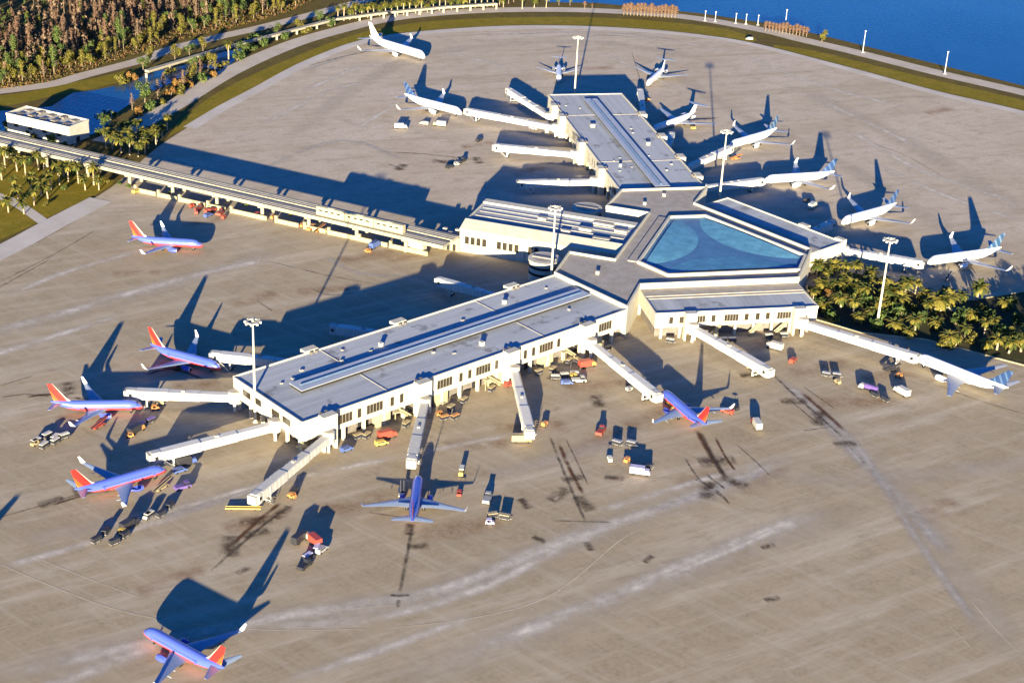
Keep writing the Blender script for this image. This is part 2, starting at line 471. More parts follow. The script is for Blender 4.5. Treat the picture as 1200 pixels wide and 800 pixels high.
# ---------------------------------------------------------------- mesh builder
class MB:
    def __init__(s):
        s.v, s.f, s.mi, s.uv = [], [], [], None

    def box(s, x0, x1, y0, y1, z0, z1, mi=0):
        b = len(s.v)
        s.v += [(x0, y0, z0), (x1, y0, z0), (x1, y1, z0), (x0, y1, z0), (x0, y0, z1), (x1, y0, z1), (x1, y1, z1), (x0, y1, z1)]
        for q in ((3, 2, 1, 0), (4, 5, 6, 7), (0, 1, 5, 4), (1, 2, 6, 5), (2, 3, 7, 6), (3, 0, 4, 7)):
            s.f.append([b + i for i in q]); s.mi.append(mi)
        return s

    def hexa(s, bottom, top, mi=0):
        b = len(s.v); n = len(bottom)
        s.v += [tuple(p) for p in bottom] + [tuple(p) for p in top]
        s.f.append([b + i for i in reversed(range(n))]); s.f.append([b + n + i for i in range(n)]); s.mi += [mi, mi]
        for i in range(n):
            j = (i + 1) % n
            s.f.append([b + i, b + j, b + n + j, b + n + i]); s.mi.append(mi)
        return s

    def prism(s, poly, z0, z1, mi=0, holes=()):
        """vertical prism over a polygon (ccw), with holes"""
        loops = [list(poly)] + [list(h) for h in holes]
        tri = tessellate_polygon([[Vector((p[0], p[1], 0)) for p in l] for l in loops])
        flat = [p for l in loops for p in l]
        b = len(s.v); n = len(flat)
        s.v += [(p[0], p[1], z0) for p in flat] + [(p[0], p[1], z1) for p in flat]
        for t in tri:
            a, bb, c = [Vector((flat[i][0], flat[i][1])) for i in t]
            if (bb - a).cross(c - a) < 0:
                t = (t[0], t[2], t[1])
            s.f.append([b + n + i for i in t]); s.f.append([b + i for i in reversed(t)]); s.mi += [mi, mi]
        o = 0
        for k, l in enumerate(loops):
            area = sum(l[i][0] * l[(i + 1) % len(l)][1] - l[(i + 1) % len(l)][0] * l[i][1] for i in range(len(l)))
            flip = (area < 0) != (k > 0)
            for i in range(len(l)):
                j = (i + 1) % len(l)
                q = [b + o + i, b + o + j, b + n + o + j, b + n + o + i]
                s.f.append(q[::-1] if flip else q); s.mi.append(mi)
            o += len(l)
        return s

    def sheet(s, poly, z, mi=0):
        tri = tessellate_polygon([[Vector((p[0], p[1], 0)) for p in poly]])
        b = len(s.v)
        s.v += [(p[0], p[1], z) for p in poly]
        for t in tri:
            a, bb, c = [Vector((poly[i][0], poly[i][1])) for i in t]
            if (bb - a).cross(c - a) < 0:
                t = (t[0], t[2], t[1])
            s.f.append([b + i for i in t]); s.mi.append(mi)
        return s

    def loft(s, rings, caps=True, mi=0, closed=True):
        b = len(s.v); n = len(rings[0])
        for r in rings:
            s.v += [tuple(p) for p in r]
        for k in range(len(rings) - 1):
            for i in range(n if closed else n - 1):
                j = (i + 1) % n
                s.f.append([b + k * n + i, b + k * n + j, b + (k + 1) * n + j, b + (k + 1) * n + i]); s.mi.append(mi)
        if caps and closed:
            s.f.append([b + i for i in reversed(range(n))]); s.mi.append(mi)
            s.f.append([b + (len(rings) - 1) * n + i for i in range(n)]); s.mi.append(mi)
        return s

    def cyl(s, p0, p1, r0, r1=None, n=12, mi=0, caps=True):
        r1 = r0 if r1 is None else r1
        p0, p1 = Vector(p0), Vector(p1)
        d = (p1 - p0).normalized()
        a = d.orthogonal().normalized(); c = d.cross(a)
        s.loft([[p0 + (a * cos(2 * pi * i / n) + c * sin(2 * pi * i / n)) * r0 for i in range(n)],
                [p1 + (a * cos(2 * pi * i / n) + c * sin(2 * pi * i / n)) * r1 for i in range(n)]], caps, mi)
        return s

    def bar(s, p0, p1, wx, hz, mi=0):
        """rectangular bar between two points, width wx (level), height hz"""
        p0, p1 = Vector(p0), Vector(p1)
        d = (p1 - p0).normalized()
        side = Vector((-d.y, d.x, 0))
        side = side.normalized() if side.length > 1e-4 else Vector((1, 0, 0))
        u = d.cross(side) * -1 if d.cross(side).z < 0 else d.cross(side)
        q = lambda p: [p - side * wx / 2 - u * hz / 2, p + side * wx / 2 - u * hz / 2, p + side * wx / 2 + u * hz / 2, p - side * wx / 2 + u * hz / 2]
        s.loft([q(p0), q(p1)], True, mi)
        return s

    def build(s, name, mats, parent=None, smooth=None):
        me = bpy.data.meshes.new(name)
        me.from_pydata([tuple(p) for p in s.v], [], s.f)
        if not isinstance(mats, (list, tuple)):
            mats = [mats]
        for q in mats:
            me.materials.append(q)
        if len(mats) > 1:
            me.polygons.foreach_set('material_index', s.mi)
        if s.uv is not None:
            ul = me.uv_layers.new(name='uv')
            for lp in me.loops:
                ul.data[lp.index].uv = s.uv[lp.vertex_index]
        if smooth is not None:
            me.polygons.foreach_set('use_smooth', [True] * len(me.polygons))
            me.set_sharp_from_angle(angle=R(smooth))
        me.update()
        o = bpy.data.objects.new(name, me)
        COL.objects.link(o)
        if parent is not None:
            o.parent = parent
        return o


def fix_normals(o):
    import bmesh
    bm = bmesh.new(); bm.from_mesh(o.data)
    bmesh.ops.recalc_face_normals(bm, faces=bm.faces)
    bm.to_mesh(o.data); bm.free()
    return o


def tag(o, label=None, cat=None, group=None, kind=None):
    if label: o['label'] = label
    if cat: o['category'] = cat
    if group: o['group'] = group
    if kind: o['kind'] = kind
    return o


def thing(name, label, cat, loc=(0, 0, 0), rz=0.0, group=None):
    o = bpy.data.objects.new(name, None)
    COL.objects.link(o)
    o.empty_display_size = 1.0
    o.location = loc
    o.rotation_euler = (0, 0, rz)
    return tag(o, label, cat, group)


KIDS = {}


def kids(o):
    return [c for c in o.children]


def dup(root, loc, rz=0.0, label=None, group=None, scale=None):
    c = root.copy(); COL.objects.link(c)
    c.location = loc; c.rotation_euler = (0, 0, rz)
    if scale: c.scale = (scale, scale, scale)
    if label: c['label'] = label
    if group: c['group'] = group
    for ch in kids(root):
        d = ch.copy(); COL.objects.link(d); d.parent = c
        for g in kids(ch):
            e = g.copy(); COL.objects.link(e); e.parent = d
    return c


def struct(o):
    o['kind'] = 'structure'
    return o


def smooth_line(pts, step=6.0):
    """Catmull-Rom through 2D points"""
    pts = [Vector((p[0], p[1])) for p in pts]
    if len(pts) < 3:
        out = []
        for a, b in zip(pts, pts[1:]):
            k = max(2, int((b - a).length / step))
            out += [a.lerp(b, i / k) for i in range(k)]
        return out + [pts[-1]]
    ext = [pts[0] * 2 - pts[1]] + pts + [pts[-1] * 2 - pts[-2]]
    out = []
    for i in range(1, len(ext) - 2):
        p0, p1, p2, p3 = ext[i - 1:i + 3]
        k = max(2, int((p2 - p1).length / step))
        for j in range(k):
            t = j / k
            out.append(0.5 * ((2 * p1) + (p2 - p0) * t + (2 * p0 - 5 * p1 + 4 * p2 - p3) * t * t + (3 * p1 - p0 - 3 * p2 + p3) * t ** 3))
    out.append(pts[-1])
    return out


def ribbon(mb, pts, width, z, smooth=True):
    """flat strip with uv (u 0..1 along, v 0..1 across)"""
    ln = smooth_line(pts) if smooth else [Vector((p[0], p[1])) for p in pts]
    if mb.uv is None: mb.uv = []; mb.nrib = 0
    z += 0.0003 * mb.nrib; mb.nrib += 1            # crossing strips never share a plane
    b = len(mb.v); n = len(ln)
    for i, p in enumerate(ln):
        d = (ln[min(i + 1, n - 1)] - ln[max(i - 1, 0)]).normalized()
        s = Vector((-d.y, d.x))
        ww = width(i / (n - 1)) if callable(width) else width
        for k, v in ((-1, 0.0), (0, 0.5), (1, 1.0)):
            q = p + s * ww / 2 * k
            mb.v.append((q.x, q.y, z)); mb.uv.append((i / (n - 1) * 0.9999, v * 0.9999))
    for i in range(n - 1):
        for k in (0, 1):
            mb.f.append([b + i * 3 + k + 1, b + i * 3 + k, b + (i + 1) * 3 + k, b + (i + 1) * 3 + k + 1]); mb.mi.append(0)
    return mb


def pp(*pts, z=0.0):
    return [P(x, y, z) for x, y in pts]


# ================================================================ THE SETTING
mb = MB(); mb.sheet([(-6000, -3000), (6000, -3000), (6000, 9000), (-6000, 9000)], -0.45)
struct(mb.build('ground', M['ground']))

EDGE = [(0, 288), (60, 258), (116, 229), (150, 204), (180, 176), (222, 148), (262, 124), (300, 104), (362, 71), (430, 46), (500, 36), (600, 30),
        (700, 31), (800, 38), (880, 50), (905, 56), (1000, 80), (1100, 107), (1200, 130)]
edge = [P(x, y) for x, y in EDGE]
far_r = P(1200, 130); far_l = P(0, 288)
edge_all = smooth_line([P(-420, 480), P(-160, 372)] + edge + [P(1420, 186), P(1700, 260)], 10)
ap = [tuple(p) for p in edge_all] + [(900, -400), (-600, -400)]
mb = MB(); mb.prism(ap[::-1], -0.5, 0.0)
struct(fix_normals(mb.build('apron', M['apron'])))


def strip(name, pts, width, z, m, smooth=True):
    mb = MB(); ribbon(mb, pts, width, z, smooth)
    return struct(mb.build(name, m))


# pale shoulder along the apron edge, grass verges, perimeter road, tracks
strip('apron_shoulder', [P(222, 150), P(262, 126), P(300, 106), P(362, 73), P(430, 48), P(500, 38.5), P(600, 32.5), P(700, 33.5), P(800, 40.5), P(880, 52),
                         P(1000, 83), P(1100, 110), P(1200, 133), P(1420, 190)], 8.0, 0.075, M['shoulder'])
strip('apron_shoulder', [P(-200, 395), P(0, 296), P(60, 264), P(118, 234)], 13.0, 0.075, M['shoulder'])


def between(name, a, b, m, z=-0.42):
    mb = MB()
    A = smooth_line([P(*p) for p in a], 8); B = smooth_line([P(*p) for p in b], 8)
    mb.sheet([tuple(p) for p in A] + [tuple(p) for p in reversed(B)], z)
    return struct(mb.build(name, m))


between('grass_verge', [(196, 160), (222, 147), (262, 123), (300, 103), (362, 70), (430, 45), (500, 35), (600, 29), (700, 30), (800, 37), (872, 48), (886, 47)],
        [(206, 145), (226, 128), (262, 104), (330, 72), (420, 39), (500, 25), (600, 20), (700, 20), (800, 27), (860, 36), (886, 45)], M['grass'])
between('grass_verge', [(905, 55), (950, 66), (1000, 79), (1100, 106), (1200, 129), (1420, 184)],
        [(908, 52), (950, 58), (1000, 70), (1100, 94), (1200, 117), (1420, 172)], M['grass'])
strip('perimeter_road', [P(120, 166), P(160, 146), P(205, 122), P(270, 83), P(340, 52), P(400, 34), P(455, 21.5), P(520, 14.5), P(600, 11), P(700, 12),
                         P(800, 19), P(890, 34), P(940, 46), P(1000, 60), P(1100, 85), P(1200, 108), P(1420, 160)], 14.0, -0.40, M['asphalt'])
strip('access_road', [P(-120, 118), P(0, 106), P(60, 98), P(100, 87), P(165, 70), P(200, 57), P(255, 43), P(300, 33), P(360, 18), P(420, 2), P(470, -12)], 11.0, -0.40, M['track'])
between('grass_bank', [(-80, 132), (20, 121), (60, 112), (110, 103), (160, 90)], [(-80, 118), (20, 109), (60, 101), (110, 91), (160, 79)], M['grass'], -0.43)
between('grass_bank', [(-60, 300), (0, 280), (60, 252), (114, 226), (135, 212)], [(-60, 190), (0, 190), (50, 196), (100, 204), (130, 208)], M['grass'], -0.41)
strip('access_road', [P(-60, 215), P(-10, 226), P(20, 238), P(55, 262)], 6.0, -0.37, M['shoulder'])

# lake and canal
mb = MB(); mb.sheet([P(x, y) for x, y in [(590, -60), (640, 2), (700, 3), (760, 9), (820, 15), (900, 27), (960, 40), (1020, 55), (1100, 75), (1200, 100), (1420, 150), (1900, 100), (1700, -160), (900, -160)]], -0.43)
struct(mb.build('lake', M['water']))
mb = MB(); mb.sheet([P(x, y) for x, y in [(-40, 132), (20, 128), (60, 124), (85, 108), (112, 105), (150, 97), (178, 84), (215, 76), (262, 60), (285, 56), (280, 66), (262, 82),
                                         (240, 78), (215, 88), (200, 97), (165, 112), (148, 124), (133, 134), (128, 146), (112, 156), (95, 158), (90, 170), (40, 165), (-40, 150)]], -0.41)
struct(mb.build('canal', M['water']))

# wear of the apron: broad pale bands, tyre rubber, oil, painted lines
mb = MB()
for pts, wd in [
    ([(-40, 800), (120, 765), (330, 722), (520, 690), (640, 640), (760, 600), (870, 560), (940, 530)], 9),
    ([(300, 735), (430, 725), (560, 690), (660, 640), (720, 618)], 8),
    ([(520, 775), (600, 745), (700, 706), (800, 662), (900, 622), (980, 596)], 11), ([(380, 712), (480, 700), (580, 668), (680, 628), (790, 590), (930, 536)], 7), ([(620, 730), (720, 698), (830, 655), (930, 612)], 5), ([(700, 600), (790, 572), (900, 540)], 6),
    ([(40, 810), (110, 785), (190, 752)], 10),
    ([(330, 800), (450, 760), (560, 720)], 7),
    ([(-20, 392), (90, 362), (200, 330), (330, 300)], 10), ([(-20, 420), (60, 395), (150, 366)], 8), ([(0, 350), (80, 318), (180, 290)], 7),
    ([(130, 620), (300, 570), (420, 545), (620, 505)], 6), ([(0, 665), (90, 640), (220, 600)], 7),
    ([(940, 110), (1010, 140), (1080, 175)], 9), ([(860, 60), (960, 100), (1080, 130)], 8), ([(1020, 190), (1110, 230), (1200, 260)], 8), ([(990, 150), (1080, 200), (1200, 240)], 9),
    ([(700, 60), (740, 78), (800, 108)], 7), ([(350, 110), (420, 80), (480, 74)], 9), ([(300, 150), (380, 110), (430, 95)], 8), ([(420, 150), (470, 118)], 7),
    ([(176, 181), (215, 191), (270, 204), (345, 222)], 3.5), ([(350, 223), (430, 241), (500, 257)], 2.5), ([(560, 45), (640, 38), (760, 44), (880, 66)], 7), ([(520, 60), (560, 70), (600, 82)], 8),
]:
    ribbon(mb, [P(*p) for p in pts], wd, 0.0255)
struct(mb.build('apron_worn_concrete', M['lightband']))
mb = MB()
for pts, wd in [([(-60, 800), (200, 745), (480, 700), (680, 630), (950, 530)], 20), ([(420, 810), (640, 735), (820, 660), (1020, 590)], 22), ([(920, 450), (1010, 530), (1110, 650), (1200, 790)], 20),
                ([(-40, 400), (150, 348), (330, 292)], 18), ([(900, 560), (1050, 560), (1220, 540)], 16), ([(330, 170), (420, 100), (520, 60), (700, 50), (880, 80)], 18), ([(930, 100), (1060, 165), (1220, 260)], 24),
                ([(560, 560), (640, 540), (780, 500)], 14), ([(0, 640), (200, 600), (400, 545)], 16), ([(780, 80), (860, 130), (1000, 200), (1140, 290)], 18)]:
    ribbon(mb, [P(*p) for p in pts], wd, 0.0215)
struct(mb.build('apron_dusty_wear', M['wide']))
mb = MB()
for pts, wd in [([(905, 440), (945, 470), (1000, 530), (1060, 590), (1120, 660)], 9), ([(960, 480), (1010, 530), (1080, 640), (1150, 740)], 6),
                ([(380, 300), (420, 320), (500, 325)], 5), ([(180, 610), (280, 580), (390, 540)], 5), ([(900, 552), (820, 580), (760, 600)], 5),
                ([(350, 85), (420, 62), (470, 54)], 5), ([(600, 40), (700, 38), (800, 46)], 4), ([(300, 200), (400, 165), (480, 190)], 6)]:
    ribbon(mb, [P(*p) for p in pts], wd, 0.041)
struct(mb.build('apron_grey_wear', M['greyband']))
mb = MB()
for pts, wd in [
    ([(244, 672), (290, 630), (338, 592)], 1.6), ([(270, 650), (310, 615), (345, 590)], 0.9),
    ([(484, 612), (477, 650), (468, 696)], 2.0), ([(456, 697), (468, 698), (481, 697)], 2.2), ([(467, 702), (466, 712)], 2.0),
    ([(643, 508), (662, 556), (688, 616)], 1.8), ([(662, 512), (690, 570)], 1.0),
    ([(802, 535), (818, 560), (850, 585)], 1.4), ([(812, 560), (840, 575), (856, 592)], 1.6), ([(828, 556), (850, 573)], 1.6), ([(862, 520), (885, 540), (905, 560)], 1.0),
    ([(820, 505), (835, 535), (850, 560)], 3.0),
    ([(902, 435), (930, 462), (965, 492), (990, 515)], 2.0), ([(940, 452), (980, 480)], 1.0), ([(985, 512), (1015, 545)], 0.7), ([(925, 468), (960, 498)], 1.4),
    ([(50, 592), (90, 580), (132, 570)], 1.2), ([(0, 606), (50, 592)], 0.8), ([(1100, 452), (1150, 470), (1210, 488)], 0.9),
    ([(360, 78), (400, 67), (445, 58)], 2.2), ([(500, 44), (560, 41), (640, 40)], 1.2), ([(700, 41), (790, 46)], 1.2),
    ([(0, 330), (60, 300), (115, 268)], 1.0), ([(0, 305), (60, 275), (112, 245)], 0.8), ([(-10, 342), (60, 303)], 1.0),
    ([(445, 178), (500, 181), (560, 188)], 2.0), ([(455, 192), (475, 200)], 2.0), ([(365, 338), (385, 346), (420, 342)], 1.6), ([(310, 305), (380, 322), (450, 335)], 1.0),
    ([(300, 352), (320, 365)], 1.0), ([(430, 600), (470, 606), (500, 608)], 1.0), ([(940, 505), (975, 500)], 1.0), ([(645, 610), (720, 612)], 1.2),
    ([(740, 60), (752, 100), (760, 120)], 1.0), ([(1020, 168), (1060, 182), (1110, 210)], 1.0),
    ([(60, 465), (30, 462), (0, 466)], 2.0), ([(1180, 318), (1210, 312)], 1.0), ([(40, 440), (0, 452)], 1.0),
]:
    ribbon(mb, [P(*p) for p in pts], wd, 0.059)
struct(mb.build('tyre_marks', M['rubber']))
mb = MB()
for x, y, r in [(655, 580, 6), (672, 560, 5), (684, 590, 6), (300, 610, 6), (270, 640, 7), (330, 600, 5), (490, 640, 4), (480, 620, 4), (930, 470, 6), (960, 490, 7), (990, 520, 5),
                (840, 540, 8), (830, 575, 7), (860, 565, 6), (110, 572, 8), (60, 588, 5), (80, 455, 6), (520, 190, 7), (560, 188, 6), (470, 196, 6), (720, 560, 4), (880, 440, 5), (200, 430, 6),
                (285, 668, 3), (900, 640, 3), (905, 702, 3), (760, 655, 3), (632, 632, 3), (300, 625, 5), (690, 640, 3), (615, 590, 4), (650, 440, 5), (700, 470, 6)]:
    p = P(x, y); a = RND.uniform(0, pi)
    ribbon(mb, [p + Vector((cos(a), sin(a), 0)) * r * k for k in (-1, 0, 1)], r * 1.3, 0.047)
struct(mb.build('oil_stains', M['oil']))
mb = MB()
for x, y, r in [(620, 500, 12), (560, 520, 10), (700, 450, 12), (760, 490, 10), (830, 560, 10), (420, 590, 14), (300, 610, 10), (960, 430, 12), (1040, 440, 10), (700, 520, 14), (900, 400, 10),
                (380, 340, 10), (430, 300, 12), (480, 300, 10), (300, 350, 10), (620, 200, 10), (700, 80, 10), (100, 480, 10), (230, 450, 8), (520, 130, 12), (1100, 130, 10), (160, 320, 9), (820, 140, 9),
                (1000, 470, 14), (1090, 600, 12), (240, 260, 10), (560, 170, 9), (890, 560, 12), (540, 620, 12), (200, 680, 10)]:
    p = P(x, y); a = R(30) + RND.uniform(-.4, .4)
    ribbon(mb, [p + Vector((cos(a), sin(a), 0)) * r * k for k in (-1.3, 0, 1.3)], r * 1.2, 0.006)
struct(mb.build('rust_tints', M['rust']))
mb = MB()
for pts, wd in [([(815, 502), (828, 525), (842, 548), (852, 562)], 3.2), ([(838, 512), (850, 535), (862, 552)], 1.6), ([(60, 592), (95, 581), (132, 568)], 2.2), ([(330, 588), (300, 612), (270, 640)], 2.6),
                ([(940, 460), (965, 482), (990, 505)], 3.0), ([(655, 520), (668, 550), (684, 580)], 2.4), ([(240, 445), (200, 432), (170, 440)], 2.0), ([(30, 466), (60, 462), (110, 470)], 2.5)]:
    ribbon(mb, [P(*p) for p in pts], wd, 0.0445)
struct(mb.build('brown_stains', M['brown']))
mb = MB()
for pts, wd in [([(440, 736), (520, 729), (600, 714), (650, 694), (690, 664), (722, 636), (760, 612)], 0.75), ([(-10, 656), (50, 682), (130, 712), (200, 728)], 0.7),
                ([(30, 648), (100, 676), (172, 703)], 0.6), ([(200, 728), (320, 738), (440, 736)], 0.5), ([(300, 718), (400, 714), (470, 707)], 0.5), ([(1135, 700), (1165, 735), (1200, 770)], 0.6), ([(1110, 730), (1140, 760)], 0.5),
                ([(0, 385), (100, 340), (180, 318)], 0.4), ([(430, 100), (470, 74), (560, 58), (700, 60), (860, 90), (1000, 140), (1200, 215)], 0.5),
                ([(300, 420), (320, 410)], 0.4), ([(640, 560), (760, 530)], 0.35), ([(172, 182), (200, 189)], 1.6), ([(206, 190), (270, 205), (345, 223)], 1.4), ([(350, 224), (420, 240), (500, 258)], 0.8)]:
    ribbon(mb, [P(*p) for p in pts], wd, 0.036)
struct(mb.build('painted_guide_lines', M['yellow']))

# ================================================================ TERMINAL
PSI = R(-17.085)
CW = Vector((91.19, 686.74, 0))


def lw(x, y, z=0):
    return CW + Vector((x * cos(PSI) - y * sin(PSI), x * sin(PSI) + y * cos(PSI), z))


def window_unit(parent, x0, x1, y, z0, z1, ny, panes=3):
    """glazed opening on a wall whose face is the plane y, facing ny (+1/-1)"""
    mb = MB(); t = 0.10 * ny
    ya, yb = sorted((y + 0.004 * ny, y + t))
    f = 0.14
    mb.box(x0, x1, ya, yb, z0, z0 + f); mb.box(x0, x1, ya, yb, z1 - f, z1)
    k = panes
    for i in range(k + 1):
        xx = x0 + (x1 - x0 - f) * i / k
        mb.box(xx, xx + f, ya, yb, z0 + f, z1 - f)
    o = mb.build('window', M['frame'], parent)
    g = MB(); ya, yb = sorted((y + 0.004 * ny, y + 0.05 * ny))
    g.box(x0 + f * .5, x1 - f * .5, ya, yb, z0 + f * .5, z1 - f * .5)
    g.build('pane', M['bronze'], o)
    return o


def stair_part(parent, x, y, ny, h, run):
    """outside stair along the facade, rising towards +x"""
    mb = MB()
    n = 10
    for i in range(n):
        mb.box(x + run * i / n, x + run * (i + 1) / n + .05, y, y + 1.3 * ny, h * (i + 1) / n - .35, h * (i + 1) / n)
    mb.bar((x, y + 1.35 * ny, 1.0), (x + run, y + 1.35 * ny, h + 1.0), 0.16, 0.5)
    mb.bar((x, y + 0.02 * ny, 1.0), (x + run, y + 0.02 * ny, h + 1.0), 0.16, 0.5)
    mb.box(x + run, x + run + 2.0, min(y, y + 1.4 * ny), max(y, y + 1.4 * ny), h - .3, h)
    for xx in (x + run * .5, x + run + 1.7):
        mb.box(xx, xx + .25, y + 1.1 * ny - .12, y + 1.1 * ny + .12, 0, h * (.5 if xx < x + run else 1) - .3)
    return mb.build('stair', M['cream'], parent)


HW = 22.6        # half width of a concourse
A0, A1 = 80.0, 246.0


def concourse(rot, out, label, gates):
    """x runs outward from the hub; out = sign of y of the facade away from the train"""
    t = thing('terminal_concourse', label, 'airport terminal', CW, PSI + rot)
    zr, zp = 12.9, 13.45
    mb = MB(); mb.box(A0, A1, -HW, HW, 5.2, zr)
    mb.build('wall', M['white'], t)
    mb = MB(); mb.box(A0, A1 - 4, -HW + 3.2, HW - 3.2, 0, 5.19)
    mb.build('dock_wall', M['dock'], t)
    # parapet as a rim
    mb = MB()
    mb.box(A0 + .5, A1, -HW - .25, -HW + .3, 12.3, zp + .15); mb.box(A0 + .5, A1, HW - .3, HW + .25, 12.3, zp + .15)
    mb.box(A1 - .30, A1 + .25, -HW + .31, HW - .31, 12.3, zp)
    mb.build('parapet', M['white'], t)
    mb = MB(); mb.box(A0 + .02, A1 - .31, -HW + .31, HW - .31, zr + .004, zr + .12)
    mb.build('roof', M['roof'], t)
    # lower slab band
    mb = MB()
    for s in (-1, 1):
        ya, yb = sorted((s * (HW + .004), s * (HW + .22)))
        mb.box(A0 + 6, A1 - .5, ya, yb, 5.3, 6.3)
    mb.build('band_course', M['white'], t)
    # glazed monitor along the middle of the roof: dark side glazing, blue lights on top
    mo = MB(); mo.box(A0 + 4, A1 - 13, -3.6, 3.6, zr + .12, zr + 1.3)
    o = mo.build('roof_monitor', M['bronze'], t)
    mo = MB(); mo.box(A0 + 3.6, A1 - 12.6, -4.0, -1.3, zr + 1.304, zr + 1.55); mo.box(A0 + 3.6, A1 - 12.6, 1.3, 4.0, zr + 1.304, zr + 1.55)
    mo.box(A0 + 3.6, A0 + 6, -1.3, 1.3, zr + 1.304, zr + 1.55); mo.box(A1 - 15, A1 - 12.6, -1.3, 1.3, zr + 1.304, zr + 1.55)
    mo.build('monitor_roof', M['ridge'], o)
    mo = MB(); mo.hexa([(A0 + 6.01, -1.29, zr + 1.304), (A1 - 15.01, -1.29, zr + 1.304), (A1 - 15.01, 1.29, zr + 1.304), (A0 + 6.01, 1.29, zr + 1.304)], [(A0 + 6.01, -.1, zr + 2.0), (A1 - 15.01, -.1, zr + 2.0), (A1 - 15.01, .1, zr + 2.0), (A0 + 6.01, .1, zr + 2.0)])
    mo.build('ridge_light', M['ridge_glass'], o)
    # expansion joints, roof vents
    for x in (126, 206):
        for y0, y1 in ((-HW + .5, -4.2), (4.2, HW - .5)):
            mb = MB(); mb.box(x, x + .4, y0, y1, zr + .124, zr + .3); mb.build('roof_joint', M['conc'], t)
    rv = random.Random(int(rot * 100))
    for x, y in ((152, 12 * out), (118, -13 * out), (185, -11 * out)):
        mb = MB(); sx = rv.uniform(.6, 1.2)
        mb.box(x - sx, x + sx, y - sx, y + sx, zr + .124, zr + 1.5); mb.box(x - sx * 1.15, x + sx * 1.15, y - sx * 1.15, y + sx * 1.15, zr + 1.5, zr + 1.75)
        mb.build('roof_vent', M['white'], t)
    for i in range(12):
        x = A0 + 12 + rv.random() * 145; y = rv.choice((-1, 1)) * rv.uniform(6, 20)
        mb = MB(); sx, sy, h_ = rv.uniform(.25, .7), rv.uniform(.25, .6), rv.uniform(.3, .7)
        mb.box(x - sx, x + sx, y - sy, y + sy, zr + .124, zr + .124 + h_)
        mb.build('roof_pipe', M['conc'], t)
    # columns of the open dock level
    for s in (-1, 1):
        x = A0 + 8
        while x < A1 - 2:
            mb = MB(); ya, yb = sorted((s * (HW - 1.1), s * (HW - .05)))
            mb.box(x - .55, x + .55, ya, yb, 0, 5.19)
            mb.build('column', M['white'], t)
            x += 9.3
    # upper windows, gate vestibules and stairs on both long sides
    for s in (-1, 1):
        face = s * HW
        gx = gates[s]
        for g in gx:
            mb = MB(); ya, yb = sorted((face + .004 * s, face + 3.4 * s))
            mb.box(g - 3.1, g + 3.1, ya, yb, 3.6, 14.2)
            mb.box(g - 3.1, g - 2.2, ya, yb, 0, 3.59); mb.box(g + 2.2, g + 3.1, ya, yb, 0, 3.59)
            mb.build('gate_vestibule', M['white'], t)
            for dx in (-1.2, 1.2):
                mb = MB(); mb.box(g + dx - .5, g + dx + .5, face - 1.2 * s - .4, face - 1.2 * s + .4, zr + .124, zr + 1.2)
                mb.build('roof_vent', M['dock'], t)
        x = A0 + 9
        i = 0
        while x < A1 - 9:
            wl = (7.6, 1.9, 1.9, 7.6, 1.9)[i % 5]
            if all(abs(x + wl / 2 - g) > 3.6 + wl / 2 for g in gx):
                window_unit(t, x, x + wl, face, 7.1, 11.0, s, 5 if wl > 3 else 1)
            x += wl + (2.2, 2.6, 3.4, 2.4, 2.2)[i % 5]
            i += 1
        for g in gx:
            stair_part(t, g + 5, face + .3 * s, s, 4.6, 6.0)
        # white panelled blocks closing parts of the dock level
        for x0 in range(int(A0) + 14, int(A1) - 14, 28):
            mb = MB(); ya, yb = sorted((face - 2.9 * s, face - .08 * s))
            mb.box(x0, x0 + 6.5, ya, yb, 0, 5.19)
            mb.build('dock_block', M['cream'], t)
        for x0 in range(int(A0) + 22, int(A1) - 10, 28):
            mb = MB(); ya, yb = sorted((s * (HW - 3.19), s * (HW - 3.05)))
            mb.box(x0, x0 + 5.0, ya, yb, .1, 4.2)
            mb.build('dock_door', M['dark'], t)
    # end wall glazing
    for y in (-16, -9, 3, 10):
        mb = MB(); mb.box(A1 + .004, A1 + .1, y, y + 5, 8.2, 10.8)
        mb.build('end_window', M['bronze'], t)
    for y in (-20, -12, -4, 4, 12, 20):
        mb = MB(); mb.box(A1 - 1.2, A1 - .2, y - .5, y + .5, 0, 5.19)
        mb.build('column', M['white'], t)
    return t


def arm_xy(rot, out_local):
    pass


def to_arm(p, rot):
    d = p - CW
    a = PSI + rot
    return d.x * cos(a) + d.y * sin(a), -d.x * sin(a) + d.y * cos(a)


LROT, TROT = R(240), R(120)
concourse(LROT, 1, 'long white concourse wing with grey roof in the foreground, ending beside the orange tailed jets', {1: [105, 147, 192, 236], -1: [104, 166, 210]})
concourse(TROT, -1, 'long white concourse wing with grey roof running away towards the lake', {-1: [100, 130, 165, 205], 1: [115, 158, 204, 224]})

# ---- hub
hub = thing('terminal_hub', 'three sided white terminal hub with a blue vaulted skylight in its roof', 'airport terminal', CW, PSI)
S3 = sqrt(3) / 2


def armpt(sg, x, o):       # o positive = outer (away from train)
    d = Vector((-.5, S3 * sg)); n = Vector((S3, .5 * sg))
    return d * x + n * o


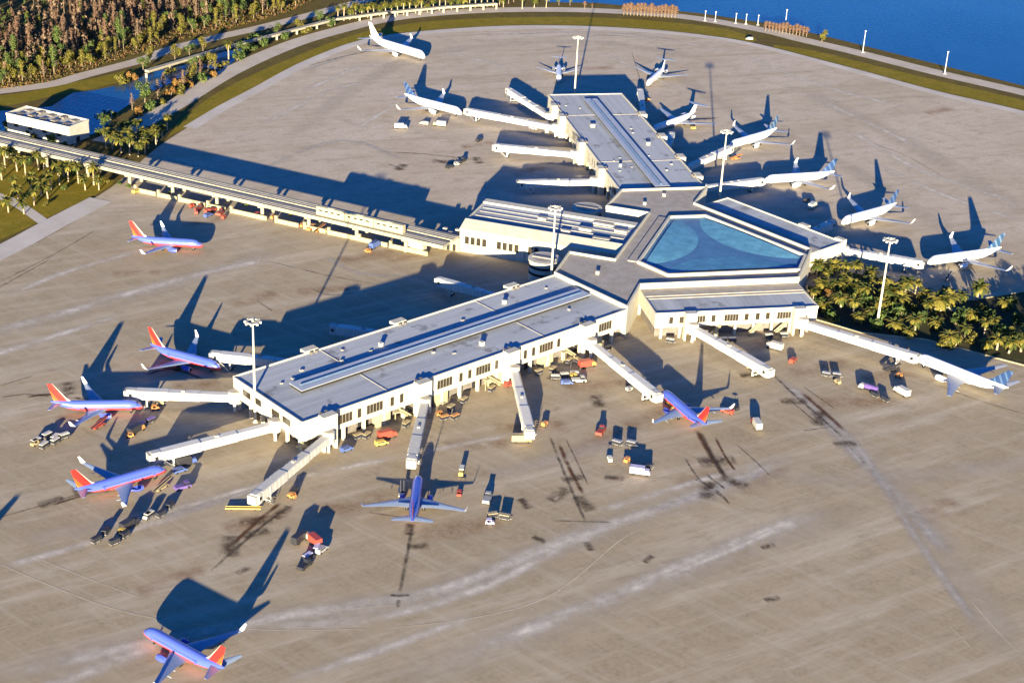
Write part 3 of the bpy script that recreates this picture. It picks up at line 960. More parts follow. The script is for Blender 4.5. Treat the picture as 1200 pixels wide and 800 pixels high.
nB, tB = Vector((.5, -S3)), Vector((S3, .5))
Bp = lambda n, t: nB * n + tB * t
mir = lambda p: Vector((p[0], -p[1]))
Ao, Ai = armpt(-1, A0, HW), armpt(-1, A0, -HW)
outer = [Ao, Bp(37.0, -46), Bp(37.0, 27.5), mir(Bp(37.0, 27.5)), mir(Bp(37.0, -46)), mir(Ao), mir(Ai), Vector((-60.5, 32)), Vector((-39, 32)),
         Vector((-39, -32)), Vector((-60.5, -32)), Ai]
TR, HWD = 39.0, (53.0 - 39.0) * tan(R(30))
hole = []
for a in (0, 120, 240):
    v = Vector((cos(R(a)), sin(R(a)))); q = Vector((-v.y, v.x))
    hole += [v * TR - q * HWD, v * TR + q * HWD]
mb = MB(); mb.prism(outer, 0, 13.7, 0, [hole])
fix_normals(mb.build('wall', M['white'], hub))


def inset_poly(poly, d):
    n = len(poly); out = []
    for i in range(n):
        p0, p1, p2 = Vector(poly[i - 1]), Vector(poly[i]), Vector(poly[(i + 1) % n])
        e1 = (p1 - p0).normalized(); e2 = (p2 - p1).normalized()
        n1 = Vector((-e1.y, e1.x)); n2 = Vector((-e2.y, e2.x))
        b = (n1 + n2); b = b / max(0.3, b.dot(n1))
        out.append(p1 + b * d)
    return out


mb = MB(); mb.prism(inset_poly(outer, .62), 13.704, 13.8, 0, [inset_poly(hole, -2.4)])
fix_normals(mb.build('roof', M['roof_tan'], hub))
for poly in (outer,):
    mb = MB(); mb.prism(inset_poly(outer, -.15), 13.0, 14.9, 0, [inset_poly(outer, .6)])
    fix_normals(mb.build('parapet', M['white'], hub))
mb = MB(); mb.prism(inset_poly(hole, -2.3), 13.82, 15.2, 0, [inset_poly(hole, -1.2)])
fix_normals(mb.build('skylight_kerb', M['white'], hub))
mb = MB(); mb.prism(inset_poly(hole, -1.18), 13.704, 14.0, 0)
sk = fix_normals(mb.build('skylight', M['skyd'], hub))
# three vaults, each a lens along one side
for a in (180, 300, 60):
    nv = Vector((cos(R(a)), sin(R(a)))); tv = Vector((-nv.y, nv.x))
    half, sag, NU, NV = 31.5, 17.0, 26, 8
    rad = (half * half + sag * sag) / (2 * sag)
    rings = []
    for i in range(NU + 1):
        u = -half + 2 * half * i / NU
        depth = max(0.02, sqrt(max(0, rad * rad - u * u)) - (rad - sag))
        row = []
        for j in range(NV + 1):
            f = j / NV
            z = 14.02 + (1 - (1 - f) ** 2) * 0.0 + 0.9 * (1 - f) ** 1.0 * (depth / sag) ** .7
            p = nv * (25.4 - depth * f) + tv * u
            row.append((p.x, p.y, z))
        rings.append(row)
    mb = MB(); mb.loft(rings, False, 0, False)
    o = mb.build('vault', M['skyl'], sk, smooth=40)
    fix_normals(o)
# the rim and vents on the hub roof
for (x, y) in ((-42, -50), (-44, 44), (-38, 60)):
    mb = MB(); mb.box(x - .7, x + .7, y - .7, y + .7, 13.804, 15.0); mb.box(x - .85, x + .85, y - .85, y + .85, 15.004, 15.2)
    mb.build('roof_vent', M['white'], hub)
mb = MB(); mb.box(-33.5, -28.2, -30, 30, 13.804, 14.3)
mb.build('roof_duct', M['roof_tan'], hub)


def side_hall(sg, label):
    t = thing('terminal_side_hall', label, 'airport terminal', CW, PSI + (R(-60) if sg < 0 else R(60)))
    # x along the outward normal, y along the side
    s = 1 if sg < 0 else -1            # y direction of the garden end
    y0, y1 = sorted((-46 * s, 27 * s))
    t0 = sg
    x0, x1 = 37.3, 62.0
    mb = MB(); mb.box(x0, x1, y0, y1, 5.2, 11.5); mb.build('wall', M['white'], t)
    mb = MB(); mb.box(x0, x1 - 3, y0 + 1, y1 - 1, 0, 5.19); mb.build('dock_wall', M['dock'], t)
    mb = MB()
    mb.box(x1 - .3, x1 + .25, y0 - .2, y1 + .2, 11.0, 12.15); mb.box(x0 + .5, x1 - .31, y0 - .2, y0 + .3, 11.0, 12.15); mb.box(x0 + .5, x1 - .31, y1 - .3, y1 + .2, 11.0, 12.15)
    mb.build('parapet', M['white'], t)
    mb = MB(); mb.box(x0 + .01, x1 - .31, y0 + .31, y1 - .31, 11.504, 11.6); mb.build('roof', M['roof'], t)
    mb = MB(); mb.box(x0 + .02, x0 + 7.5, y0 + .4, y1 - .4, 11.604, 12.2); mb.box(x0 + 7.6, x0 + 9.5, y0 + .4, y1 - .4, 11.604, 11.9); mb.build('roof_step', M['roof_tan'], t)
    mb = MB(); mb.box(x1 + .004, x1 + .2, y0 + .5, y1 - .5, 5.2, 6.2); mb.build('band_course', M['white'], t)
    y = y0 + 6; i = 0
    while y < y1 - 8:
        wl = (2.0, 2.0, 6.5, 2.0, 6.5, 2.0)[i % 6]
        mb = MB(); f = .14
        a, b = x1 + .004, x1 + .1
        mb.box(a, b, y, y + wl, 6.8, 6.8 + f); mb.box(a, b, y, y + wl, 10.1 - f, 10.1)
        k = 5 if wl > 3 else 1
        for q in range(k + 1):
            yy = y + (wl - f) * q / k
            mb.box(a, b, yy, yy + f, 6.8 + f, 10.1 - f)
        o = mb.build('window', M['frame'], t)
        g = MB(); g.box(x1 + .004, x1 + .05, y + .07, y + wl - .07, 6.87, 10.03); g.build('pane', M['bronze'], o)
        y += wl + (2.6, 3.2, 2.6, 3.8, 2.6, 3.0)[i % 6]; i += 1
    y = y0 + 3
    while y < y1 - 1:
        mb = MB(); mb.box(x1 - 1.1, x1 - .05, y - .5, y + .5, 0, 5.19); mb.build('column', M['white'], t)
        y += 8.3
    for yc in ((-22, -4, 8) if sg < 0 else (-12, 12)):
        mb = MB()
        n = 10
        for i in range(n):
            a, b = sorted((yc + s * 5 * i / n, yc + s * 5 * (i + 1) / n))
            mb.box(x1 + .3, x1 + 1.7, a, b, 4.8 * (i + 1) / n - .35, 4.8 * (i + 1) / n)
        mb.bar((x1 + 1.75, yc, 1), (x1 + 1.75, yc + 5 * s, 5.8), .16, .5)
        mb.bar((x1 + .3, yc, 1), (x1 + .3, yc + 5 * s, 5.8), .16, .5)
        mb.build('stair', M['cream'], t)
    for yc in ((-31, 18) if sg < 0 else (-2, -24)):
        mb = MB(); mb.box(x1 + .26, x1 + 3.2, yc - 2.6, yc + 2.6, 3.6, 12.6); mb.box(x1 + .26, x1 + 3.2, yc - 2.6, yc - 1.8, 0, 3.59); mb.box(x1 + .26, x1 + 3.2, yc + 1.8, yc + 2.6, 0, 3.59)
        mb.build('gate_vestibule', M['white'], t)
    return t


side_hall(-1, 'low grey roofed hall on the near side of the skylight, windowed front facing us')
side_hall(1, 'low grey roofed hall along the far side of the skylight, beside the white tailed jets')

# ---- train station hall
st = thing('station_hall', 'white box shaped train station hall with brown windows between the two concourse wings', 'station', CW, PSI)
X0, X1 = -118.0, -39.6
mb = MB(); mb.box(X0, X1, -19, 19, 0, 11.3); mb.build('wall', M['white'], st)
mb = MB(); mb.hexa([(X0 - .2, -19.2, 11.304), (X1, -19.2, 11.304), (X1, -11, 11.304), (X0 - .2, -11, 11.304)], [(X0 - .2, -19.2, 11.6), (X1, -19.2, 11.6), (X1, -11, 13.9), (X0 - .2, -11, 13.9)])
mb.build('sloped_roof', M['white'], st)
mb = MB(); mb.box(X0 + .3, X1, -10.99, 14.5, 11.304, 12.7); mb.build('roof', M['roof'], st)
mb = MB(); mb.box(X0 - .2, X1, 14.51, 19.2, 11.304, 13.6); mb.box(X0 - .2, X0 + .29, -10.98, 14.5, 11.304, 13.2); mb.build('parapet', M['white'], st)
mb = MB()
for y in (-6.5, -2.5, 3.5, 8.5):
    mb.box(X0 + 2, X1 - 3, y, y + .7, 12.704, 12.95)
mb.build('roof_rib', M['conc'], st)
for x, y, sx, sy, h in ((-52, -7.6, 4, 1.2, 1.1), (-62, 1, 3, 1.5, 1.4), (-70, -5, 2.2, 1, 1.1), (-46, 6, 3, 1.4, 1.2), (-56, 11.5, 5, 1.4, 1.0), (-85, 6, 2, 1.4, 1.2)):
    mb = MB(); mb.box(x - sx, x + sx, y - sy, y + sy, 12.704, 12.71 + h); mb.build('roof_unit', M['conc'], st)
for x in (-115.5, -99.5, -84.0):
    for i in range(4 if x < -90 else 2):
        mb = MB(); mb.box(x + i * 2.9, x + i * 2.9 + 2.3, -19.12, -19.004, 4.2, 8.2); o = mb.build('window', M['frame'], st)
        mb = MB(); mb.box(x + i * 2.9 + .15, x + i * 2.9 + 2.15, -19.17, -19.124, 4.35, 8.05); mb.build('pane', M['bronze'], o)
for x in (-101.2, -85.6):
    mb = MB(); mb.box(x - .15, x + .15, -19.2, -19.004, .2, 11.2); mb.build('wall_joint', M['conc'], st)
for y in (-14, 6):
    mb = MB(); mb.box(X0 - .12, X0 - .004, y, y + 8, 7.4, 11.0); mb.build('track_opening', M['dark'], st)


def ramp_tower(y, label):
    p = lw(-71, y)
    t = thing('round_stair_tower', label, 'tower', p, PSI)
    r, h = 7.0, 10.0
    mb = MB(); mb.cyl((0, 0, 0), (0, 0, h), r, n=36); mb.build('wall', M['white'], t, 30)
    mb = MB(); mb.cyl((0, 0, h + .004), (0, 0, h + .9), r + .5, n=36); mb.build('rim', M['white'], t, 30)
    mb = MB(); mb.cyl((0, 0, h + .904), (0, 0, h + .96), r - 1.6, n=36); mb.box(-r + 1.4, r - 1.4, -.8, .8, h + .964, h + 1.3); mb.build('roof', M['roof_tan'], t, 30)
    for z in (4.0, 7.2):
        mb = MB()
        ring = []
        n = 36
        rows = [[((r + .06) * cos(2 * pi * i / n), (r + .06) * sin(2 * pi * i / n), zz) for i in range(n)] for zz in (z, z + 1.3)]
        mb.loft(rows, False); mb.build('louvre_band', M['dark'], t, 30)
    return t


ramp_tower(-35.5, 'round white stair tower with dark louvre bands on the near side of the station')
ramp_tower(35.5, 'round white stair tower seen as an oval roof on the far side of the station')

# ================================================================ GUIDEWAY, TRAIN
gA, gB = Vector((-430.0, 881.0, 0)), Vector((-36.0, 697.5, 0))
gd = (gB - gA).normalized(); gl = (gB - gA).length
gt = thing('train_guideway', 'raised concrete train guideway with two tracks leading to the station', 'guideway', gA, atan2(gd.y, gd.x))
for y0, y1 in ((-8.2, -2.2), (0.8, 7.0)):
    mb = MB(); mb.box(0, gl + 6, y0, y1, 7.4, 8.6); tr = mb.build('track_deck', M['deck'], gt)
    mb = MB(); mb.box(0, gl + 6, y0 - .3, y0 - .004, 7.0, 8.75); mb.build('parapet', M['deck'], tr)
    mb = MB()
    for y in (y0 + 1.7, y1 - 2.5):
        mb.box(0, gl + 6, y, y + .8, 8.604, 8.68)
    mb.build('running_rail', M['conc'], tr)
mb = MB(); mb.box(0, gl, -1.5, .2, 8.0, 8.3); mb.build('walkway', M['conc'], gt)
k = 0
x = 14.0
while x < gl:
    mb = MB(); mb.cyl((x, -5.2, 0), (x, -5.2, 6.0), .9, n=14); mb.cyl((x, 4.2, 0), (x, 4.2, 6.0), .9, n=14); mb.box(x - .9, x + .9, -8.0, 7.0, 6.0, 6.99)
    mb.box(x - .7, x + .7, -7.6, 6.6, 7.0, 7.39)
    mb.build('pier', M['deck'], gt, 30)
    x += 27.0


def guide_pt(px, py, z):
    p = P(px, py, z) - gA
    return p.dot(gd)


xa, xb = guide_pt(373, 247, 10), guide_pt(476, 270, 10)
tn = thing('tram_train', 'cream three car tram standing on the near track of the guideway by the station', 'train', gA + gd * (xa + xb) / 2 + Vector((gd.y, -gd.x, 0)) * 5.2 + Vector((0, 0, 8.9)), atan2(gd.y, gd.x))
L = (xb - xa)
cl = L / 3 - .5
for i in range(3):
    c = -L / 2 + (i + .5) * L / 3
    prof = lambda x, sc: [(x, -1.45 * sc, .1), (x, 1.45 * sc, .1), (x, 1.5 * sc, 1.6), (x, 1.45 * sc, 3.9 - .1 * (1 - sc)), (x, 1.0 * sc, 4.15 - .3 * (1 - sc)), (x, -1.0 * sc, 4.15 - .3 * (1 - sc)), (x, -1.45 * sc, 3.9 - .1 * (1 - sc)), (x, -1.5 * sc, 1.6)]
    mb = MB(); mb.loft([prof(c - cl / 2, .93), prof(c - cl / 2 + .5, 1), prof(c + cl / 2 - .5, 1), prof(c + cl / 2, .93)]); o = fix_normals(mb.build('car_body', M['train'], tn))
    for s in (-1, 1):
        mb = MB(); ya, yb = sorted((s * 1.49, s * 1.55))
        for q in range(4):
            xx = c - cl / 2 + 1.6 + q * (cl - 2.2) / 4
            mb.box(xx, xx + (cl - 2.2) / 4 - 1.6, ya, yb, 2.2, 2.95)
        mb.build('window_row', M['pane'], o)
    mb = MB(); mb.box(c - cl / 2 + 1, c + cl / 2 - 1, -1.2, 1.2, -.2, .09); mb.build('bogie', M['tyre'], o)
    mb = MB(); mb.box(c - 1.5, c + 1.5, -.7, .7, 4.155, 4.4); mb.build('roof_unit', M['conc'], o)

# ground wall under the guideway
a, b_ = P(158, 224), P(520, 304)
d = (b_ - a).normalized()
gw = thing('service_wall', 'low cream concrete wall with gaps along the foot of the guideway', 'wall', a, atan2(d.y, d.x))
x = 0.0; rw = random.Random(3)
Lw = (b_ - a).length
mb = MB()
while x < Lw - 8:
    ln = rw.uniform(10, 22)
    mb.box(x, min(x + ln, Lw), -.4, .4, 0, 2.1)
    mb.box(x, x + 1.2, -.6, .6, 0, 3.6)
    x += ln + rw.choice((3, 5, 1.2))
mb.build('wall_panel', M['cream'], gw)
p = P(488, 294)
t = thing('stair_enclosure', 'white stair enclosure with a sloping roof under the guideway near the station', 'stairs', p, atan2(gd.y, gd.x))
mb = MB(); mb.hexa([(-4.5, -2, 0), (4.5, -2, 0), (4.5, 2, 0), (-4.5, 2, 0)], [(-4.5, -2, 4.4), (4.5, -2, 8.2), (4.5, 2, 8.2), (-4.5, 2, 4.4)]); mb.build('wall', M['white'], t)
mb = MB(); mb.hexa([(-4.8, -2.3, 4.3), (4.8, -2.3, 8.35), (4.8, 2.3, 8.35), (-4.8, 2.3, 4.3)], [(-4.8, -2.3, 4.6), (4.8, -2.3, 8.65), (4.8, 2.3, 8.65), (-4.8, 2.3, 4.6)]); mb.build('roof', M['conc'], t)
mb = MB(); mb.box(-3.6, -2.2, -2.1, -2.004, .1, 2.4); mb.build('door', M['dark'], t)
# low service block beside the station
p = P(531, 289)
t = thing('service_block', 'low cream service building with dark doors at the end of the station', 'building', p, PSI)
mb = MB(); mb.box(-9, 5, -5, 6, 0, 6.4); mb.build('wall', M['cream'], t)
mb = MB(); mb.box(-9.3, 5.3, -5.3, 6.3, 6.404, 6.8); mb.build('roof', M['roof_tan'], t)
for x in (-7.5, -4.5, -1.5, 1.5):
    mb = MB(); mb.box(x, x + 1.6, -5.1, -5.004, .1, 3.4); mb.build('door', M['dark'], t)
for x, y in ((-5, 2), (1, 3), (-1, -2)):
    mb = MB(); mb.box(x - 1, x + 1, y - .8, y + .8, 6.804, 8.2); mb.build('roof_unit', M['conc'], t)

# ================================================================ white building on the canal, viaduct
a, b_, c_ = P(95, 163), P(95, 163), P(18, 145)
d = (P(95, 163) - P(20, 146)); d.z = 0
wbL = 44.0; ang = atan2(d.y, d.x)
t = thing('pump_building', 'white flat roofed building with square openings in its roof beside the canal', 'building', P(57, 157), ang)
mb = MB(); mb.box(-wbL / 2, wbL / 2, -8, 8, 0, 9.0); mb.build('wall', M['white'], t)
mb = MB(); mb.box(-wbL / 2 - .2, wbL / 2 + .2, -8.2, 8.2, 9.004, 9.3); mb.build('roof', M['white'], t)
mb = MB(); mb.box(-wbL / 2 - .2, wbL / 2 + .2, -8.2, -7.6, 9.304, 10.3); mb.box(-wbL / 2 - .2, wbL / 2 + .2, 7.6, 8.2, 9.304, 10.3); mb.box(wbL / 2 - .4, wbL / 2 + .2, -7.59, 7.59, 9.304, 10.3); mb.box(-wbL / 2 - .2, -wbL / 2 + .4, -7.59, 7.59, 9.304, 10.3); mb.build('parapet', M['white'], t)
for i in range(5):
    for j in (-4.5, 2.5):
        mb = MB(); x = -wbL / 2 + 4 + i * 8
        mb.box(x, x + 3.4, j, j + 3, 9.304, 9.9 + (i % 2) * .5); mb.build('roof_hatch', M['dock'], t)
mb = MB(); mb.box(wbL / 2 + .004, wbL / 2 + .1, -3, 0, .2, 3); mb.build('door', M['dark'], t)
for i in range(4):
    mb = MB(); x = -wbL / 2 + 5 + i * 10
    mb.box(x, x + 3, -8.1, -8.004, 3.5, 5.2); mb.build('window', M['dark'], t)

vp = [P(172, 84, 3), P(262, 57, 3), P(305, 46, 3), P(392, 23, 3), P(450, 15.5, 3), P(520, 9, 3), P(582, 5, 3)]
vt = thing('low_viaduct', 'low pale concrete viaduct on white posts crossing the canal and following the road', 'bridge', (0, 0, 0))
mb = MB()
for a, b_ in zip(vp, vp[1:]):
    mb.bar((a.x, a.y, 3.2), (b_.x, b_.y, 3.2), 3.4, 1.4)
mb.build('deck', M['deck'], vt)
vl = smooth_line([(p.x, p.y) for p in vp], 9)
for i, q in enumerate(vl):
    if i % 2 == 0 or q.x > -120:
        mb = MB(); mb.box(q.x - .7, q.x + .7, q.y - 1.9, q.y - 1.2, -.44, 2.49); mb.build('post', M['deck'], vt)

# ================================================================ light masts
def mast_proto():
    t = thing('floodlight_mast', '', 'light mast')
    mb = MB(); mb.cyl((0, 0, .6), (0, 0, 41.6), .62, .30, 14); mb.build('pole', M['mast'], t, 40)
    mb = MB(); mb.cyl((0, 0, 0), (0, 0, .59), 1.1, n=14); mb.build('base', M['conc'], t, 40)
    mb = MB()
    n = 18
    ring = []
    for i in range(n + 1):
        a = 2 * pi * i / n
        c = Vector((cos(a) * 2.2, sin(a) * 2.2, 41.5)); r = Vector((cos(a), sin(a), 0))
        ring.append([c + r * .25 + Vector((0, 0, -.25)), c + r * .25 + Vector((0, 0, .25)), c - r * .25 + Vector((0, 0, .25)), c - r * .25 + Vector((0, 0, -.25))])
    mb.loft(ring, False)
    for i in range(3):
        a = 2 * pi * i / 3
        mb.bar((0, 0, 41.5), (cos(a) * 2.1, sin(a) * 2.1, 41.5), .2, .2)
    mb.cyl((0, 0, 41.61), (0, 0, 42.6), .4, .15, 10)
    hd = fix_normals(mb.build('head_ring', M['mast'], t))
    for i in range(8):
        a = 2 * pi * i / 8
        mb = MB(); c = Vector((cos(a) * 2.85, sin(a) * 2.85, 41.3))
        mb.box(c.x - .38, c.x + .38, c.y - .38, c.y + .38, 41.0, 41.75); mb.build('lamp', M['v_white'], hd)
    return t


mast = mast_proto()
ML = [((-94.53, 525.4), 'white floodlight mast standing at the corner of the near concourse end'), ((159.57, 639.1), 'white floodlight mast rising out of the palm garden'),
      ((103.38, 778.7), 'white floodlight mast on the far side of the hub, in front of two white jets'), ((16.09, 657.5), 'white floodlight mast between the station hall and the near concourse'),
      ((30.68, 949.1), 'white floodlight mast behind the lakeward end of the far concourse')]
for i, ((x, y), lb) in enumerate(ML):
    if i == 0:
        mast.location = (x, y, 0); mast['label'] = lb; mast['group'] = 'floodlight masts around the terminal'
    else:
        dup(mast, (x, y, 0), 0, lb, 'floodlight masts around the terminal')


def light_post(px, py, h, label, nm='lake_light_post'):
    p = P(px, py)
    M.setdefault('post', mat('grey_post_paint', (0.36, 0.38, 0.4), 0.5))
    t = thing(nm, label, 'light post', (p.x, p.y, -.43), 0, 'light posts along the lake shore')
    mb = MB(); mb.cyl((0, 0, 0), (0, 0, h), .4, .26, 10); mb.build('pole', M['post'], t, 40)
    mb = MB(); mb.box(-.5, .5, -.5, .5, h + .004, h + .6); mb.build('lamp', M['mast'], t)
    mb = MB(); mb.box(-1, 1, -1, 1, 0, .5); mb.build('base', M['conc'], t)


light_post(1011, 61, 15, 'tall pale post on the lake shore, left of its twin')
light_post(1107, 86, 15, 'tall pale post on the lake shore nearest the right edge')
light_post(920, 32, 13, 'tall pale post standing in the rusty reeds by the lake')
for i, x in enumerate((826, 838, 862, 874, 888)):
    light_post(x, 24 + (x - 826) * .08, 7.0, ['short post in the lake at the left of a row of five', 'second short post from the left in the lake row', 'middle short post in the lake row', 'fourth short post from the left in the lake row', 'short post in the lake at the right of a row of five'][i], 'lake_marker_post')

# ================================================================ AIRCRAFT
def ellipse_ring(x, zc, ry, rz, n=24):
    return [(x, ry * sin(2 * pi * i / n), zc + rz * cos(2 * pi * i / n)) for i in range(n)]


def airfoil(le, chord, z, y, thick, rake=0.0):
    """closed section in the xz plane at y; x decreases towards the tail"""
    xs = [(0, 0), (.05, .45), (.2, .9), (.45, 1), (.75, .5), (1, .05), (1, -.05), (.75, -.2), (.45, -.45), (.2, -.5), (.05, -.35)]
    return [(le - a * chord, y, z + b * thick) for a, b in xs]


def vfoil(le, chord, z, thick):
    xs = [(0, 0), (.12, .8), (.4, 1), (.75, .55), (1, .06), (1, -.06), (.75, -.55), (.4, -1), (.12, -.8)]
    return [(le - a * chord, b * thick, z) for a, b in xs]


def make_jet(label, L=33.6, style='blue', ttail=False, winglets=True, fin='fin_orange', sc=1.0, group=None):
    """twin jet, nose towards +x, wheels on z = 0, middle of the fuselage at x = 0"""
    t = thing('airliner', label, 'airplane', (0, 0, 0), 0, group)
    k = L / 33.6
    R0 = 1.95 if L < 39 else (2.25 if L < 48 else 2.6)
    if ttail: R0 = 1.9
    zc = 3.35 * (R0 / 1.95) if not ttail else 2.9
    h = L / 2
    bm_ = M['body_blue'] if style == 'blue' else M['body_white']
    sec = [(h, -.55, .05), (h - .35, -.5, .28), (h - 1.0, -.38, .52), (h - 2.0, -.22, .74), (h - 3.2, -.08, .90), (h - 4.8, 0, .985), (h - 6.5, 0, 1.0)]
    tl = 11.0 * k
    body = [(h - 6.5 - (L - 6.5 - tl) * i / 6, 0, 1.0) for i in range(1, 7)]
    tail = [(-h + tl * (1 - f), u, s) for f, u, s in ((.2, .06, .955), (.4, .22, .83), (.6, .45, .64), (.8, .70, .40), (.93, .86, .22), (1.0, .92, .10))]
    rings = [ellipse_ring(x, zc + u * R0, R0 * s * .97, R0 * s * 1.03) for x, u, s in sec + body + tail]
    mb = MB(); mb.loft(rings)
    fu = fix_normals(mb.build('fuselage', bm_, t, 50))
    # wing fairing
    mb = MB()
    fr = []
    for x, s in ((5.2 * k, .35), (4.2 * k, .8), (1.5 * k, 1.0), (-2.5 * k, 1.0), (-4.6 * k, .8), (-5.8 * k, .35)):
        fr.append(ellipse_ring(x, zc - R0 * .72, R0 * 1.02 * s, R0 * .48 * s, 16))
    mb.loft(fr); fix_normals(mb.build('wing_fairing', bm_ if style == 'blue' else M['wing_grey'], fu, 50))
    # cockpit glass: faceted band around the nose
    mb = MB()
    for s in (-1, 1):
        for a0, a1 in ((.12, .46), (.5, .86), (.9, 1.22)):
            q = []
            for aa, xx, ss, uu in ((a0, h - 1.55, .66, -.28), (a1, h - 1.75 - a1 * .5, .70, -.25), (a1, h - 2.3 - a1 * .6, .80, -.165), (a0, h - 2.25, .79, -.18)):
                rr = R0 * ss * 1.035
                q.append((xx, s * rr * .97 * sin(aa), zc + uu * R0 + rr * 1.02 * cos(aa)))
            b0 = len(mb.v); mb.v += q; mb.f.append([b0, b0 + 1, b0 + 2, b0 + 3]); mb.mi.append(0)
    mb.build('cockpit_window', M['pane'], fu)
    for s in (-1, 1):
        mb = MB(); x = h - 6.2
        while x > -h + tl * .85:
            z0 = zc + .42
            y0 = R0 * .97 * sqrt(1 - ((z0 - zc) / (R0 * 1.03)) ** 2) + .012
            y1 = R0 * .97 * sqrt(1 - ((z0 + .36 - zc) / (R0 * 1.03)) ** 2) + .012
            b0 = len(mb.v); mb.v += [(x, s * y0, z0), (x - .27, s * y0, z0), (x - .27, s * y1, z0 + .36), (x, s * y1, z0 + .36)]
            mb.f.append([b0, b0 + 1, b0 + 2, b0 + 3] if s < 0 else [b0 + 3, b0 + 2, b0 + 1, b0]); mb.mi.append(0)
            x -= .54
        mb.build('window_row', M['pane'], fu)
        for xd in (h - 4.9, -h + tl * .95):
            mb = MB(); zz = [zc - .75, zc + .1, zc + .95]
            b0 = len(mb.v)
            for z_ in zz:
                yy = R0 * .97 * sqrt(1 - ((z_ - zc) / (R0 * 1.03)) ** 2) + .02
                mb.v += [(xd, s * yy, z_), (xd - .85, s * yy, z_)]
            for i in range(2):
                mb.f.append([b0 + 2 * i, b0 + 2 * i + 1, b0 + 2 * i + 3, b0 + 2 * i + 2]); mb.mi.append(0)
            mb.build('cabin_door', M['wing_grey'] if style != 'blue' else M['blue_paint'], fu)
    # wings
    sp = (17.1 if not ttail else 15.5) * (k if L < 48 else k * .9)
    x0 = 3.6 * k if not ttail else -1.2 * k
    zw = zc - R0 * .62
    wm = M['wing_blue'] if style == 'blue' else M['wing_grey']
    for s in (-1, 1):
        a, b_ = (R0 * .55, 5.4 * k), (sp, sp)
        st_ = [airfoil(x0 + .6, 7.6 * k, zw, s * R0 * .5, .55), airfoil(x0 - 2.3 * k, 4.9 * k, zw + .45, s * 5.6 * k, .36), airfoil(x0 - 5.9 * k, 2.9 * k, zw + 1.05, s * 11.2 * k * min(1, sp / (16.5 * k)), .2), airfoil(x0 - 9.2 * k, 1.5 * k, zw + 1.65, s * sp, .1)]
        mb = MB(); mb.loft(st_); wg = fix_normals(mb.build('wing', wm, t, 50))
        mb = MB()
        for yy in (4.2, 7.6, 10.6):
            xx = x0 - 5.2 * k - (yy - 4) * .55 * k; z_ = zw + .1 + yy * .06
            mb.loft([[(xx + 2, s * yy * k, z_), (xx + 1, s * (yy * k + .18), z_ - .15), (xx + 1, s * (yy * k - .18), z_ - .15)], [(xx - 1.6, s * yy * k, z_), (xx - .8, s * (yy * k + .1), z_ - .2), (xx - .8, s * (yy * k - .1), z_ - .2)]])
        fix_normals(mb.build('flap_fairing', wm, wg))
        if winglets:
            mb = MB()
            w0 = airfoil(x0 - 9.2 * k, 1.5 * k, zw + 1.65, s * sp, .1)
            w1 = [(x - .35, y + s * .45, z + .55) for x, y, z in w0]
            w2 = [(x0 - 10.9 * k + (x - w0[0][0]) * .45, s * (sp + .95), zw + 4.1 + (z - zw - 1.65) * .5) for x, y, z in w0]
            mb.loft([w0, w1, w2]); fix_normals(mb.build('winglet', M['white_fin'], wg, 50))
        # tailplane
        if not ttail:
            zt, xt = zc + R0 * .62, -h + 4.9 * k
            ht = [airfoil(xt, 4.0 * k, zt, s * .3, .22), airfoil(xt - 3.9 * k, 1.4 * k, zt + .7, s * 7.0 * k, .1)]
        else:
            zt, xt = zc + 6.0, -h + 1.2
            ht = [airfoil(xt, 3.2 * k, zt, s * .02, .2), airfoil(xt - 2.2 * k, 1.5 * k, zt - .15, s * 5.4 * k, .1)]
        mb = MB(); mb.loft(ht); fix_normals(mb.build('tailplane', wm, t, 50))
        # engines
        if ttail:
            ex, ey, ez, er, el = -h + 9.5, R0 + 1.35, zc + .5, .95, 5.2
        else:
            ex, ey, ez, er, el = x0 + 2.2 * k, 4.85 * k, zw - .85, 1.02 * (1 if L < 40 else 1.2), 4.2 * (1 if L < 40 else 1.2)
        n = 18
        prof = [(0, .80), (.06 * el, .96), (.25 * el, 1.0), (.55 * el, .98), (.78 * el, .82), (.8 * el, .55), (el, .38), (el * 1.08, .1)]
        mb = MB(); mb.loft([[(ex - dx, s * ey + er * r * sin(2 * pi * i / n), ez + er * r * cos(2 * pi * i / n)) for i in range(n)] for dx, r in prof], True)
        en = fix_normals(mb.build('engine', M['blue_paint'] if style == 'blue' else M['white_fin'], t, 40))
        mb = MB(); mb.cyl((ex + .01, s * ey, ez), (ex + .02, s * ey, ez), er * .74, n=18); mb.build('intake_fan', M['tyre'], en)
        mb = MB()
        mb.loft([[(ex - dx, s * ey + er * 1.02 * r * sin(2 * pi * i / n), ez + er * 1.02 * r * cos(2 * pi * i / n)) for i in range(n)] for dx, r in ((-.02, .80), (.06 * el, .97), (.09 * el, .985))], False)
        fix_normals(mb.build('intake_lip', M['metal'], en, 40))
        mb = MB()
        if ttail:
            mb.hexa([(ex - 1, s * (R0 * .8), ez - .15), (ex - 4, s * (R0 * .8), ez - .15), (ex - 4, s * ey, ez - .15), (ex - 1, s * ey, ez - .15)], [(ex - 1, s * (R0 * .8), ez + .15), (ex - 4, s * (R0 * .8), ez + .15), (ex - 4, s * ey, ez + .15), (ex - 1, s * ey, ez + .15)])
        else:
            mb.hexa([(ex - .6, s * ey - .15, ez + er * .9), (ex - el, s * ey - .15, ez + er * .5), (ex - el, s * ey + .15, ez + er * .5), (ex - .6, s * ey + .15, ez + er * .9)],
                    [(ex - 1.4, s * ey - .12, ez + er * 1.15), (ex - el - 1.2, s * ey - .12, zw + .3), (ex - el - 1.2, s * ey + .12, zw + .3), (ex - 1.4, s * ey + .12, ez + er * 1.15)])
